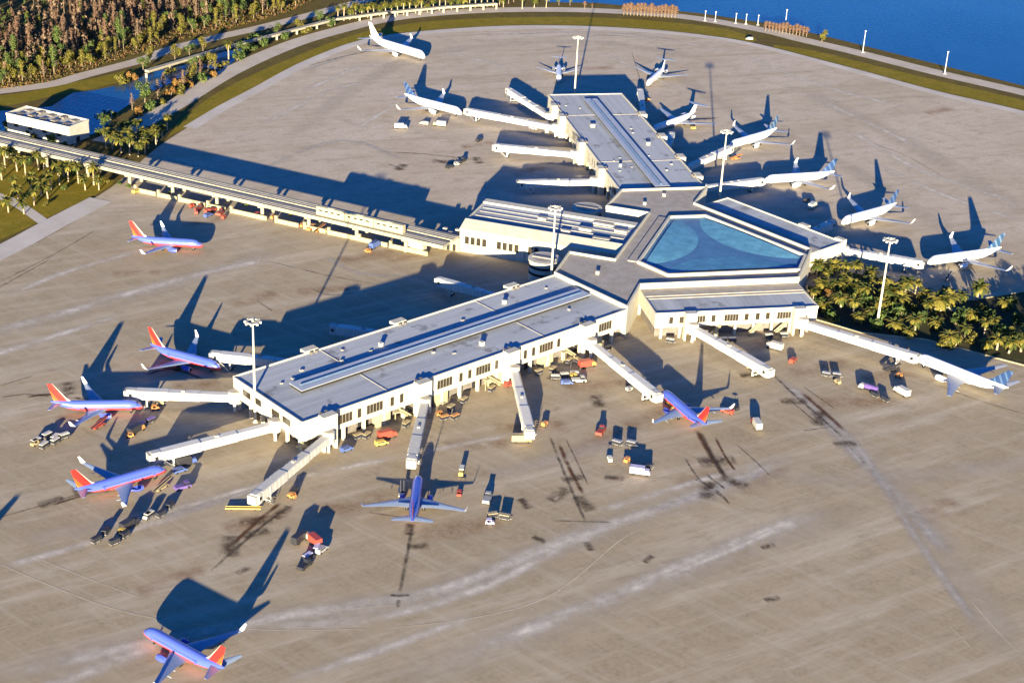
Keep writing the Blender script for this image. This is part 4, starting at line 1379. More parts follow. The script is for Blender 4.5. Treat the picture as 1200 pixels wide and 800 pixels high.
        fix_normals(mb.build('pylon', M['blue_paint'] if style == 'blue' else M['white_fin'], en))
    # fin
    if not ttail:
        fh = 12.55 * (L / 33.6 if L < 38 else (1.06 if L < 48 else 1.28))
        zb = zc + R0 * .75
        fs = [vfoil(-h + 8.6 * k, 7.4 * k, zb, .22), vfoil(-h + 7.0 * k, 5.9 * k, zc + R0 * 1.15, .2), vfoil(-h + 5.9 * k, 5.0 * k, zc + R0 * 1.15 + .8, .2), vfoil(-h + 1.1 * k, 1.9 * k, fh, .1)]
    else:
        zb = zc + R0 * .6
        fs = [vfoil(-h + 7.0, 6.0, zb, .25), vfoil(-h + 1.9, 3.8, zc + 6.05, .2)]
    mb = MB(); mb.loft(fs); fix_normals(mb.build('tail_fin', M[fin], t, 50))
    # gear
    def gear(name, x, y, ztop, r):
        mb = MB(); mb.cyl((x, y, r), (x, y, ztop), .16, n=8); mb.cyl((x, y, r + .3), (x - 1.0 if name == 'main_gear' else x + .9, y, ztop), .08, n=6)
        g = mb.build(name, M['metal'], t)
        mb = MB()
        for dy in (-.32, .32):
            mb.cyl((x, y + dy - .16, r), (x, y + dy + .16, r), r, n=14)
        mb.build('wheel', M['tyre'], g, 40)
    gear('nose_gear', h - 4.6, 0, zc - R0 * .8, .38)
    for s in (-1, 1):
        gear('main_gear', -1.6 * k if not ttail else -5.0 * k, s * 2.86 * min(k, 1.2), zw + .2, .56)
    return t


def place_jet(t, nose, tail, L, anchor=.5, R0z=1.0):
    a = P(nose[0], nose[1], 3.0); b = P(tail[0], tail[1], 4.9)
    d = (a - b); d.z = 0
    c = a * (1 - anchor) + b * anchor
    u = d.normalized()
    # keep the chosen end in place and the true length
    c = a - u * L / 2 if anchor == 0 else (b + u * L / 2 if anchor == 1 else (a + b) / 2)
    t.location = (c.x, c.y, 0)
    t.rotation_euler = (0, 0, atan2(u.y, u.x))
    return t


G1 = 'blue jets with red bellies and orange tails'
G2 = 'white jets parked round the far concourse and hub'
base = make_jet('blue jet with orange tail parked alone beside the train guideway', group=G1)
place_jet(base, (240, 287), (152, 277), 33.6)


def blue_jet(nose, tail, label, anchor=.5):
    t = dup(base, (0, 0, 0), 0, label, G1)
    return place_jet(t, nose, tail, 33.6, anchor)


blue_jet((257, 430), (178, 404), 'blue jet with orange tail at the back of the left row of three')
blue_jet((167, 475), (60, 471), 'blue jet with orange tail in the middle of the left row of three')
blue_jet((196, 548), (86, 574), 'blue jet with orange tail at the front of the left row of three')
blue_jet((168, 737), (263, 783), 'blue jet with orange tail taxiing alone on the open apron in the foreground')
blue_jet((492, 548), (483, 611), 'blue jet nosed straight in at the near concourse, seen from behind with both wings level', 1)
blue_jet((772, 455), (828, 498), 'blue jet with orange tail parked beside the hub, tail towards the camera', 1)


def off_frame_jet(tipx, tipy, hdg, label):
    """neighbour just outside the frame whose tail shadow reaches into it"""
    tip = P(tipx, tipy)
    ft = tip - Vector((cos(SHADOW_AZ), sin(SHADOW_AZ), 0)) * 12.4 / tan(ELEV)
    t = dup(base, (0, 0, 0), R(hdg), label, G1)
    off = Vector((cos(R(hdg)), sin(R(hdg)), 0)) * -15.7
    c = ft - off
    t.location = (c.x, c.y, 0)
    return t


off_frame_jet(17, 581, 172, 'blue jet just beyond the left edge, only its tail shadow falling into view')

wbase = make_jet('white jet with pale blue tail at the palm garden gate, tail pointing right', L=43.0, style='white', fin='steel_fin', group=G2, winglets=False)
place_jet(wbase, (1078, 421), (1181, 457), 43.0, 1)


def white_jet(nose, tail, label, L=41.0, fin='white_fin', anchor=1, **kw):
    t = make_jet(label, L=L, style='white', fin=fin, group=G2, **kw)
    return place_jet(t, nose, tail, L, anchor)


white_jet((1083, 308), (1173, 292), 'white jet with striped blue and white tail just behind the palm garden', 43, 'teal_fin')
white_jet((983, 262), (1050, 240), 'white jet nosed in at the far side hall, second from the palm garden', 41, 'steel_fin')
white_jet((893, 212), (978, 203), 'white jet third from the palm garden, lying level beside the far mast', 42, 'steel_fin')
white_jet((853, 172), (910, 152), 'white jet behind the head of the far mast', 42, 'teal_fin')
white_jet((752, 104), (779, 77), 'white jet with a high T tail at the lakeward right corner of the far concourse', 40, 'white_fin', ttail=True, winglets=False)
white_jet((768, 150), (815, 130), 'white jet with a high T tail on the right flank of the far concourse', 45, 'white_fin', ttail=True, winglets=False)
white_jet((546, 134), (474, 112), 'white jet at the end of the longest bridge on the left of the far concourse', 43, 'steel_fin', winglets=True)
white_jet((655, 98), (655, 74), 'small pale jet pointing at the lakeward end of the far concourse, seen nose to tail', 32, 'steel_fin', ttail=True, winglets=False)
white_jet((499, 68), (432, 45), 'large white jet taxiing alone by the grass verge at the top of the apron', 52, 'white_fin', anchor=.5)


# ================================================================ PASSENGER BRIDGES
GB = 'passenger boarding bridges on the terminal'


def boarding_bridge(A, B, label, m='bridge', cabturn=0.0, z0=4.6, z1=3.6, gantry=True):
    """A = where it leaves the building, B = cab at the aircraft door (world xy)"""
    A, B = Vector((A[0], A[1], 0)), Vector((B[0], B[1], 0))
    d = (B - A); L = d.length; d.normalize()
    t = thing('boarding_bridge', label, 'boarding bridge', A, atan2(d.y, d.x), GB)
    mm = M[m]
    # rotunda with its column
    mb = MB(); mb.cyl((1.5, 0, z0 - .4), (1.5, 0, z0 + 3.9), 2.3, n=20); ro = mb.build('rotunda', mm, t, 30)
    mb = MB(); mb.cyl((1.5, 0, 0), (1.5, 0, z0 - .41), .6, n=12); mb.build('column', mm, ro, 30)
    mb = MB(); mb.cyl((1.5, 0, z0 + 3.904), (1.5, 0, z0 + 4.15), 1.9, n=20); mb.build('cap', M['conc'], ro, 30)
    # three telescoping tunnel sections
    n = 3
    s0, s1 = 3.4, L - 3.0
    for i in range(n):
        a, b_ = s0 + (s1 - s0) * i / n - (.8 if i else 0), s0 + (s1 - s0) * (i + 1) / n
        za = z0 + (z1 - z0) * (a - s0) / (s1 - s0); zb = z0 + (z1 - z0) * (b_ - s0) / (s1 - s0)
        hw, hh = 1.55 + .18 * i, 2.75 + .2 * i
        mb = MB()
        sect = lambda x, z: [(x, -hw, z - .1 * i), (x, hw, z - .1 * i), (x, hw, z + hh), (x, hw * .8, z + hh + .14), (x, -hw * .8, z + hh + .14), (x, -hw, z + hh)]
        mb.loft([sect(a, za), sect(b_, zb)])
        for q in range(1, 6):
            x = a + (b_ - a) * q / 6; z = za + (zb - za) * q / 6
            r_ = [(x, -hw - .06, z), (x, hw + .06, z), (x, hw + .06, z + hh + .05), (x, -hw - .06, z + hh + .05)]
            mb.loft([[(px_ - .12, y_, z_) for px_, y_, z_ in r_], [(px_ + .12, y_, z_) for px_, y_, z_ in r_]], True, 1)
        tu = fix_normals(mb.build('tunnel', [mm, M['bridge2']], t))
        if i == 1:
            mb = MB(); x = (a + b_) / 2; z = (za + zb) / 2 + hh + .144
            mb.box(x - .7, x + .7, -.5, .5, z, z + .6); mb.build('roof_unit', M['conc'], tu)
    # cab
    cb = []
    for k_, (dx, hw) in enumerate(((0, 1.8), (1.2, 2.0), (2.6, 2.0), (3.4, 1.6))):
        cb.append([(L - 3.2 + dx, -hw, z1 - .5), (L - 3.2 + dx, hw, z1 - .5), (L - 3.2 + dx, hw, z1 + 2.9), (L - 3.2 + dx, hw * .6, z1 + 3.4), (L - 3.2 + dx, -hw * .6, z1 + 3.4), (L - 3.2 + dx, -hw, z1 + 2.9)])
    mb = MB(); mb.loft(cb); cab = fix_normals(mb.build('cab', M['bridge2'], t))
    mb = MB()
    for q in range(4):
        x = L + .2 + q * .28
        mb.box(x, x + .2, -1.75 + .03 * q, 1.75 - .03 * q, z1 - .3 + .03 * q, z1 + 3.1 - .03 * q)
    mb.build('canopy_bellows', M['bellows'], cab)
    mb = MB(); mb.box(L - 2.0, L - .8, -2.06, -2.004, z1 + .9, z1 + 2.2); mb.box(L - 2.0, L - .8, 2.004, 2.06, z1 + .9, z1 + 2.2); mb.build('cab_window', M['pane'], cab)
    # drive column with wheels
    x = L - 7.5
    mb = MB()
    for s in (-1, 1):
        mb.box(x - .25, x + .25, s * 1.9 - .2, s * 1.9 + .2, 1.0, z1 + 3.0)
    mb.box(x - .3, x + .3, -2.1, 2.1, .75, 1.25); mb.box(x - .3, x + .3, -2.1, 2.1, z1 - 1.0, z1 - .6)
    dr = mb.build('drive_column', mm, t)
    for s in (-1, 1):
        mb = MB(); mb.cyl((x, s * 1.0 - .25, .6), (x, s * 1.0 + .25, .6), .6, n=14); mb.build('wheel', M['tyre'], dr, 40)
    # service stair at the cab
    mb = MB()
    for q in range(9):
        mb.box(L - 7.3 + q * .42, L - 6.9 + q * .42, 2.25, 3.25, .35 * (q + 1) - .1, .35 * (q + 1))
    mb.bar((L - 7.3, 3.3, 1.1), (L - 3.5, 3.3, z1 + .8), .06, .35)
    mb.build('service_stair', M['metal'], t)
    return t


def w_arm(rot, x, y):
    a = PSI + rot
    return CW + Vector((x * cos(a) - y * sin(a), x * sin(a) + y * cos(a), 0))


def cabp(px, py):
    return P(px, py, 5.2)


OF = HW + 3.4
boarding_bridge(w_arm(LROT, 192, OF), cabp(482, 542), 'white bridge to the blue jet seen from behind, pale dusty sides', 'bridge2')
boarding_bridge(w_arm(LROT, 147, OF), cabp(621, 508), 'white bridge ending empty on the apron at the middle of the near concourse')
boarding_bridge(w_arm(LROT, 105, OF), cabp(771, 465), 'white bridge slanting right to the blue jet beside the hub')
SR = R(-60)
boarding_bridge(w_arm(SR, 65.2, -31), cabp(902, 436), 'white bridge ending empty in front of the near side hall')
boarding_bridge(w_arm(SR, 65.2, 18), cabp(1074, 419), 'longest white bridge, running past the palm garden to a white jet')
boarding_bridge(w_arm(LROT, A1 + .3, -19), cabp(150, 460), 'white bridge straight left from the concourse end to the middle orange tailed jet')
boarding_bridge(w_arm(LROT, A1 + .3, 8), cabp(177, 535), 'white bridge slanting left from the concourse end to the front orange tailed jet')
boarding_bridge(w_arm(LROT, 236, OF), cabp(297, 584), 'short steep white bridge ending empty near the corner of the near concourse', 'bridge2')
boarding_bridge(w_arm(LROT, 210, -OF), cabp(250, 416), 'white bridge behind the near concourse reaching the back orange tailed jet')
boarding_bridge(w_arm(LROT, 166, -OF), cabp(388, 384), 'white bridge in deep shade behind the near concourse, middle of three')
boarding_bridge(w_arm(LROT, 104, -OF), cabp(514, 329), 'white bridge in shade behind the near concourse, beside the station hall')
boarding_bridge(w_arm(TROT, 224, OF), cabp(596, 106), 'white bridge on the left of the far concourse, farthest from the station, pointing up left')
boarding_bridge(w_arm(TROT, 204, OF), cabp(547, 130), 'long white bridge on the left of the far concourse reaching a parked white jet')
boarding_bridge(w_arm(TROT, 158, OF), cabp(580, 172), 'white bridge ending empty on the left of the far concourse, third from its end')
boarding_bridge(w_arm(TROT, 115, OF), cabp(608, 215), 'white bridge on the left of the far concourse, in shade nearest the station')
boarding_bridge(w_arm(TROT, 205, -OF), cabp(750, 107), 'white bridge on the right of the far concourse reaching the T tailed jet')
boarding_bridge(w_arm(TROT, 160, -OF), cabp(787, 158), 'short white bridge on the right flank of the far concourse')
boarding_bridge(w_arm(TROT, 130, -OF), cabp(856, 174), 'white bridge to the white jet behind the far mast')
boarding_bridge(w_arm(TROT, 100, -OF), cabp(893, 212), 'white bridge to the white jet lying level beside the far mast')
UR = R(60)
boarding_bridge(w_arm(UR, 65.2, -2), cabp(975, 262), 'white bridge from the far side hall to the second jet from the palm garden')
boarding_bridge(w_arm(UR, 65.2, -24), cabp(1080, 309), 'white bridge from the hub corner to the jet behind the palm garden')

# ================================================================ GROUND VEHICLES
def wheels(parent, xs, hy, r, wd=.3):
    for x in xs:
        for s in (-1, 1):
            mb = MB(); mb.cyl((x, s * hy - wd / 2, r), (x, s * hy + wd / 2, r), r, n=12)
            mb.build('wheel', M['tyre'], parent, 40)


def baggage_tug(c, label, grp):
    t = thing('baggage_tug', label, 'tug', group=grp)
    mb = MB(); mb.box(-1.5, 1.5, -.8, .8, .35, .95); mb.hexa([(.3, -.75, .95), (1.45, -.75, .95), (1.45, .75, .95), (.3, .75, .95)], [(.4, -.65, 1.35), (1.35, -.65, 1.2), (1.35, .65, 1.2), (.4, .65, 1.35)]); mb.box(-1.4, -.9, -.75, .75, .95, 1.5); mb.build('body', M[c], t)
    mb = MB(); mb.box(-1.2, .6, -.8, .8, 2.0, 2.1)
    for x in (-1.15, .5):
        for y in (-.75, .69): mb.box(x, x + .06, y, y + .06, .95, 1.999)
    mb.build('canopy', M[c], t)
    mb = MB(); mb.box(-.85, -.3, -.6, .6, .955, 1.25); mb.build('seat', M['tyre'], t)
    wheels(t, (-1.0, 1.0), .75, .35)
    return t


def baggage_cart(c, label, grp):
    t = thing('baggage_cart', label, 'baggage cart', group=grp)
    mb = MB(); mb.box(-1.7, 1.7, -.85, .85, .45, .6); mb.box(1.7, 2.6, -.06, .06, .45, .55); mb.build('chassis', M['v_grey'], t)
    mb = MB(); mb.box(-1.65, 1.65, -.8, .8, .604, 1.9); mb.build('curtain_sides', M['v_black'], t)
    mb = MB(); mb.hexa([(-1.75, -.9, 1.904), (1.75, -.9, 1.904), (1.75, .9, 1.904), (-1.75, .9, 1.904)], [(-1.7, -.8, 2.1), (1.7, -.8, 2.1), (1.7, .8, 2.1), (-1.7, .8, 2.1)]); mb.build('roof', M[c], t)
    wheels(t, (-1.1, 1.1), .75, .3)
    return t


def belt_loader(c, label, grp):
    t = thing('belt_loader', label, 'belt loader', group=grp)
    mb = MB(); mb.box(-3, 2.4, -.95, .95, .4, .9); mb.box(-.4, .9, .2, .95, .9, 1.4); mb.build('body', M[c], t)
    mb = MB(); mb.hexa([(-4.2, -.9, .95), (4.0, -.9, 2.6), (4.0, 0.1, 2.6), (-4.2, .1, .95)], [(-4.2, -.9, 1.25), (4.0, -.9, 2.9), (4.0, .1, 2.9), (-4.2, .1, 1.25)]); bt = mb.build('conveyor', M['v_black'], t)
    mb = MB(); mb.bar((-4.2, -.95, 1.25), (4.0, -.95, 2.9), .08, .25); mb.bar((-4.2, .15, 1.25), (4.0, .15, 2.9), .08, .25); mb.build('side_rail', M[c], bt)
    wheels(t, (-1.9, 1.6), .85, .4)
    return t


def box_truck(c, cabc, label, grp, L=7.5, h=3.3):
    t = thing('box_truck', label, 'truck', group=grp)
    mb = MB(); mb.box(-L / 2, L / 2, -.9, .9, .55, .8); mb.build('chassis', M['v_black'], t)
    mb = MB(); mb.box(-L / 2, L / 2 - 2.2, -1.2, 1.2, .804, h); mb.build('box_body', M[c], t)
    mb = MB(); mb.hexa([(L / 2 - 2.05, -1.1, .804), (L / 2, -1.1, .804), (L / 2, 1.1, .804), (L / 2 - 2.05, 1.1, .804)], [(L / 2 - 2.05, -1.0, 2.4), (L / 2 - .6, -1.0, 2.4), (L / 2 - .6, 1.0, 2.4), (L / 2 - 2.05, 1.0, 2.4)]); cb = mb.build('cab', M[cabc], t)
    mb = MB()
    mb.hexa([(L / 2 - .36, -.95, 1.5), (L / 2 - .26, -.95, 1.5), (L / 2 - .26, .95, 1.5), (L / 2 - .36, .95, 1.5)], [(L / 2 - .66, -.9, 2.3), (L / 2 - .56, -.9, 2.3), (L / 2 - .56, .9, 2.3), (L / 2 - .66, .9, 2.3)]); mb.build('windscreen', M['pane'], cb)
    wheels(t, (-L / 2 + 1.5, L / 2 - 1.2), 1.0, .45)
    return t


def fuel_truck(c, label, grp):
    t = thing('tank_truck', label, 'truck', group=grp)
    mb = MB(); mb.box(-4, 4, -.9, .9, .55, .85); mb.build('chassis', M['v_black'], t)
    mb = MB(); mb.loft([[(x, 1.15 * r * sin(2 * pi * i / 16), 1.95 + 1.05 * r * cos(2 * pi * i / 16)) for i in range(16)] for x, r in ((-4, .7), (-3.8, 1), (1.4, 1), (1.6, .7))]); fix_normals(mb.build('tank', M[c], t, 40))
    mb = MB(); mb.hexa([(1.9, -1.1, .854), (4, -1.1, .854), (4, 1.1, .854), (1.9, 1.1, .854)], [(1.9, -1.0, 2.5), (3.4, -1.0, 2.5), (3.4, 1.0, 2.5), (1.9, 1.0, 2.5)]); cb = mb.build('cab', M['v_white'], t)
    mb = MB(); mb.hexa([(3.64, -.95, 1.6), (3.74, -.95, 1.6), (3.74, .95, 1.6), (3.64, .95, 1.6)], [(3.34, -.9, 2.4), (3.44, -.9, 2.4), (3.44, .9, 2.4), (3.34, .9, 2.4)]); mb.build('windscreen', M['pane'], cb)
    wheels(t, (-2.8, -1.5, 2.8), 1.0, .48)
    return t


def van(c, label, grp):
    t = thing('service_van', label, 'van', group=grp)
    pr = lambda y, s: [(2.5, y, .4), (2.5, y, 1.0), (1.7, y * s, 1.2), (1.0, y * s, 1.95), (-2.4, y * s, 2.0), (-2.5, y, .4)]
    mb = MB(); mb.loft([pr(-.95, .9), pr(.95, .9)]); bd = fix_normals(mb.build('body', M[c], t))
    mb = MB(); mb.hexa([(1.72, -.75, 1.24), (1.8, -.75, 1.24), (1.8, .75, 1.24), (1.72, .75, 1.24)], [(1.08, -.7, 1.9), (1.16, -.7, 1.9), (1.16, .7, 1.9), (1.08, .7, 1.9)]); mb.build('windscreen', M['pane'], bd)
    mb = MB()
    for s in (-1, 1):
        ya, yb = sorted((s * .87, s * .93)); mb.box(-1.8, .9, ya, yb, 1.3, 1.8)
    mb.build('side_window', M['pane'], bd)
    wheels(t, (-1.5, 1.5), .85, .36)
    return t


def power_unit(c, label, grp):
    t = thing('ground_power_unit', label, 'power unit', group=grp)
    mb = MB(); mb.box(-1.3, 1.3, -.8, .8, .45, 1.75); mb.box(1.3, 2.2, -.05, .05, .5, .6); bd = mb.build('body', M[c], t)
    mb = MB(); mb.box(-1.1, .2, -.84, -.804, .8, 1.5); mb.box(-1.1, .2, .804, .84, .8, 1.5); mb.build('grille', M['v_black'], bd)
    mb = MB(); mb.cyl((-.8, .3, 1.755), (-.8, .3, 2.1), .12, n=8); mb.build('exhaust', M['v_grey'], bd)
    wheels(t, (-.9, .9), .7, .3)
    return t


def tow_tractor(c, label, grp):
    t = thing('aircraft_tractor', label, 'tractor', group=grp)
    mb = MB(); mb.hexa([(-3, -1.3, .4), (3, -1.3, .4), (3, 1.3, .4), (-3, 1.3, .4)], [(-2.8, -1.2, 1.4), (2.8, -1.2, 1.3), (2.8, 1.2, 1.3), (-2.8, 1.2, 1.4)]); mb.build('body', M[c], t)
    mb = MB(); mb.hexa([(.6, -1, 1.31), (2.4, -1, 1.31), (2.4, 1, 1.31), (.6, 1, 1.31)], [(.8, -.85, 2.3), (2.1, -.85, 2.3), (2.1, .85, 2.3), (.8, .85, 2.3)]); cb = mb.build('cab', M['pane'], t)
    mb = MB(); mb.box(.65, 2.25, -.95, .95, 2.304, 2.42); mb.build('cab_roof', M[c], cb)
    wheels(t, (-1.9, 1.9), 1.15, .55)
    return t


GV = 'ground vehicles on the apron'


def veh(fn, px, py, hdg, *args, n=1, gap=4.6, labels=None):
    """vehicles; several in a row share the direction"""
    for i in range(n):
        a = list(args)
        lb = a[-1] if labels is None else labels[i]
        a[-1] = lb
        t = fn(*a, GV)
        p = P(px, py) + Vector((cos(R(hdg)), sin(R(hdg)), 0)) * gap * i
        jt = Vector((RND.uniform(-.5, .5), RND.uniform(-1.1, 1.1), 0)) if n > 1 else Vector()
        t.location = (p.x + jt.x, p.y + jt.y, 0.06); t.rotation_euler = (0, 0, R(hdg + (RND.uniform(-24, 24) if n > 1 else 0)))


ORD = ['first', 'second', 'third', 'fourth']


def cart_row(px, py, hdg, n, c, where):
    veh(baggage_cart, px, py, hdg, c, '', n=n, labels=[('%s dark baggage cart %s' % (ORD[i], where) if n > 1 else 'dark baggage cart ' + where) for i in range(n)])


# around the left row of jets
cart_row(42, 520, 58, 2, 'v_white', 'in the left line off the middle jet wing')
cart_row(52, 523, 58, 2, 'v_white', 'in the second line off the middle jet wing')
cart_row(66, 519, 58, 2, 'v_white', 'in the right line off the middle jet wing')
veh(baggage_tug, 41, 521.5, 238, 'v_tan', 'tan tug at the head of the left cart line off the middle jet')
veh(belt_loader, 116, 500, 60, 'v_red', 'red belt loader under the wing of the middle orange tailed jet')
veh(box_truck, 160, 507, 60, 'v_black', 'v_orange', 'dark boxed truck with orange cab between two left jets')
veh(baggage_tug, 182, 480, 20, 'v_orange', 'orange tug by the nose of the middle left jet')
veh(baggage_tug, 152, 512, 200, 'v_orange', 'orange tug beside the dark truck between two left jets')
cart_row(168, 500, 60, 2, 'v_purple', 'behind the dark truck between two left jets')
veh(power_unit, 188, 474, 10, 'v_tan', 'tan power unit under the straight white bridge')
cart_row(188, 603, 62, 2, 'v_black', 'under the front left jet')
cart_row(175, 606, 62, 1, 'v_white', 'near the engine of the front left jet')
veh(baggage_tug, 173, 607, 242, 'v_white', 'white tug below the engine of the front left jet')
veh(tow_tractor, 214, 572, 35, 'v_purple', 'purple tractor by the nose of the front left jet')
veh(van, 211, 553, 40, 'v_blue', 'blue van close to the nose of the front left jet')
veh(belt_loader, 190, 572, 60, 'v_tan', 'tan belt loader at the hold of the front left jet')
veh(box_truck, 219, 545, 40, 'v_black', 'v_blue', 'dark truck with blue cab beyond the nose of the front left jet')
cart_row(112, 634, 60, 2, 'v_black', 'standing left on the open apron below the front jet')
cart_row(136, 636, 60, 2, 'v_black', 'beside the yellow tug on the open apron')
veh(baggage_tug, 143, 625, 150, 'v_yellow', 'yellow tug among the carts on the open apron')
veh(box_truck, 152, 618, 60, 'v_black', 'v_black', 'black truck behind the yellow tug on the open apron')
# below the concourse end
veh(baggage_tug, 342, 583, 150, 'v_orange', 'orange tug in front of the empty steep bridge')
cart_row(344, 579, 60, 1, 'v_black', 'behind the orange tug at the empty steep bridge')
veh(box_truck, 352, 634, 62, 'v_black', 'v_orange', 'dark truck with orange cab at the tip of the tail shadow')
veh(box_truck, 367, 636, 130, 'v_red', 'v_white', 'red truck with white cab beside the tip of the tail shadow')
veh(tow_tractor, 357, 664, 62, 'v_black', 'dark tractor on the open apron below the red truck')
cart_row(362, 653, 62, 2, 'v_lilac', 'between the red truck and the dark tractor')
veh(van, 377, 646, 62, 'v_grey', 'grey van right of the red truck')
# near concourse front
veh(van, 447, 521, 30, 'v_yellow', 'yellow van at the foot of the near concourse')
veh(box_truck, 454, 513, 30, 'v_red', 'v_red', 'red truck against the near concourse beside the yellow van')
veh(van, 406, 528, 40, 'v_blue', 'blue van parked against the near concourse by its corner')
veh(baggage_tug, 516, 487, 20, 'v_orange', 'orange tug left of the stairs at the near concourse')
cart_row(520, 492, 28, 2, 'v_orange', 'with orange roofs at the near concourse stairs')
veh(power_unit, 540, 557, 90, 'v_yellow', 'yellow power unit off the wing of the jet seen from behind')
cart_row(541, 553, 88, 1, 'v_white', 'beyond the yellow power unit')
veh(tow_tractor, 571, 586, 80, 'v_grey', 'grey tractor right of the jet seen from behind')
cart_row(576, 608, 5, 2, 'v_tan', 'right of the jet seen from behind')
veh(baggage_tug, 574, 614, 0, 'v_lilac', 'lilac tug below the cart row right of the jet seen from behind')
veh(baggage_tug, 538, 580, 90, 'v_red', 'red tug under the right wing of the jet seen from behind')
veh(belt_loader, 470, 578, 95, 'v_white', 'white belt loader under the left wing of the jet seen from behind')
veh(box_truck, 611, 518, 5, 'v_tan', 'v_yellow', 'tan truck at the foot of the empty bridge')
veh(power_unit, 638, 499, 60, 'v_orange', 'orange power unit right of the empty bridge')
veh(van, 597, 452, 40, 'v_red', 'red van at the foot of the concourse beside the empty bridge')
veh(box_truck, 688, 430, 25, 'v_red', 'v_orange', 'red truck parked against the concourse under the slanting bridge')
veh(van, 664, 450, 10, 'v_blue', 'blue van in the vehicle cluster under the stairs by the hub')
veh(baggage_tug, 672, 442, 40, 'v_yellow', 'yellow tug in the vehicle cluster under the stairs by the hub')
cart_row(650, 443, 25, 3, 'v_white', 'in the cluster under the stairs by the hub')
veh(tow_tractor, 678, 447, 10, 'v_white', 'white tractor at the right of the vehicle cluster by the hub')
veh(tow_tractor, 704, 507, 70, 'v_red', 'small red tractor alone left of the cart cluster in front of the hub')
cart_row(724, 521, 355, 2, 'v_grey', 'in the upper row of the cart cluster')
veh(baggage_tug, 714, 540, 100, 'v_white', 'white tug at the left of the cart cluster')
veh(baggage_tug, 735, 541, 60, 'v_orange', 'orange tug in the middle of the cart cluster')
veh(box_truck, 750, 556, 350, 'v_lilac', 'v_lilac', 'lilac truck at the lower right of the cart cluster')
cart_row(745, 549, 350, 2, 'v_black', 'in the lower row of the cart cluster')
veh(power_unit, 737, 458, 40, 'v_grey', 'grey power unit under the cab of the slanting bridge')
veh(belt_loader, 785, 475, 120, 'v_yellow', 'yellow belt loader at the jet beside the hub')
veh(van, 852, 484, 150, 'v_red', 'red van behind the tail of the jet beside the hub')
veh(baggage_tug, 862, 480, 120, 'v_black', 'black tug right of the red van behind the jet tail')
veh(box_truck, 886, 500, 100, 'v_white', 'v_red', 'white truck with red cab standing alone right of the jet beside the hub')
veh(tow_tractor, 884, 432, 165, 'v_yellow', 'yellow tractor under the empty bridge before the side hall')
veh(box_truck, 907, 409, 150, 'v_white', 'v_white', 'white truck between the two bridges of the side hall')
veh(van, 929, 424, 60, 'v_red', 'dark red van between the bridges of the side hall')
cart_row(968, 441, 0, 2, 'v_grey', 'in front of the palm garden bridge')
veh(baggage_tug, 981, 449, 120, 'v_tan', 'tan tug below the carts in front of the palm garden bridge')
veh(fuel_truck, 1017, 458, 145, 'v_purple', 'purple tank truck in front of the palm garden bridge')
cart_row(1036, 469, 145, 2, 'v_black', 'trailing the purple tank truck')
veh(box_truck, 1056, 462, 125, 'v_white', 'v_white', 'white truck facing the wing of the jet by the palm garden')
veh(belt_loader, 1044, 434, 20, 'v_black', 'black belt loader beside the cab of the palm garden bridge')
veh(baggage_tug, 1053, 442, 140, 'v_orange', 'orange tug near the nose of the jet by the palm garden')
gfac = random.Random(17)
k = 0
cl0 = None
for xx in (95, 113, 116, 127, 133, 158, 173, 181, 203, 220, 223):
    a_ = w_arm(LROT, xx, HW + gfac.uniform(2, 6.5))
    if cl0 is None:
        cl0 = baggage_cart('v_tan', 'tan roofed baggage cart waiting at the foot of the near concourse', 'baggage carts along the near concourse')
        cl0.location = (a_.x, a_.y, .06); cl0.rotation_euler = (0, 0, PSI + LROT)
    else:
        dup(cl0, (a_.x, a_.y, .06), PSI + LROT + gfac.choice((0, 1.57, .3)), None, None)
cl1 = None
for yy in (-40, -17, -13, 4, 11):
    a_ = w_arm(SR, 65 + gfac.uniform(1, 4), yy)
    if cl1 is None:
        cl1 = baggage_cart('v_white', 'white roofed baggage cart waiting at the foot of the near side hall', 'baggage carts along the near side hall')
        cl1.location = (a_.x, a_.y, .06); cl1.rotation_euler = (0, 0, PSI)
    else:
        dup(cl1, (a_.x, a_.y, .06), PSI + gfac.choice((0, 1.57, .5)), None, None)
# station side and beyond
RED = [(225, 238), (233, 241), (241, 244), (249, 243), (258, 246), (230, 246), (244, 249), (262, 251)]
for i, (x, y) in enumerate(RED):
    y += 5
    veh([baggage_tug, tow_tractor, baggage_tug, van, tow_tractor, power_unit, van, baggage_tug][i], x, y, 60 + 20 * (i % 3), 'v_blue' if i == 6 else 'v_red',
        ['red tug at the left end of the red vehicle park under the guideway', 'large red tractor second from the left under the guideway', 'red tug in the middle of the red vehicle park', 'red van in the red vehicle park under the guideway', 'red tractor at the right of the red vehicle park', 'red power unit in front row of the red vehicle park',
         'blue van in front of the red vehicle park', 'red tug at the right end of the red vehicle park'][i])
for i, (x, y) in enumerate([(302, 249), (320, 253), (355, 262), (365, 265), (374, 267), (384, 268)]):
    y += 4
    veh([baggage_tug, power_unit, baggage_tug, tow_tractor, belt_loader, baggage_tug][i], x, y, 60, 'v_orange' if i else 'v_red',
        ['red tug alone by the guideway wall', 'orange power unit by the guideway wall', 'orange tug at the left of the orange group by the wall', 'orange tractor in the orange group by the wall', 'orange belt loader in the orange group by the wall', 'orange tug at the right of the orange group by the wall'][i])
veh(box_truck, 440, 290, 60, 'v_blue', 'v_blue', 'blue truck parked below the tram')
veh(baggage_tug, 431, 296, 150, 'v_orange', 'orange tug beside the blue truck below the tram')
veh(van, 160 + 0, 226, 60, 'v_yellow', 'yellow van at the foot of the guideway left of the red vehicle park')
veh(box_truck, 470, 151, 0, 'v_white', 'v_white', 'long white truck alone below the far parked jet', )
veh(van, 497, 146, 160, 'v_white', 'white van by the tail of the far jet at the longest bridge')
veh(box_truck, 515, 148, 170, 'v_white', 'v_tan', 'white truck with tan cab under the far jet wing')
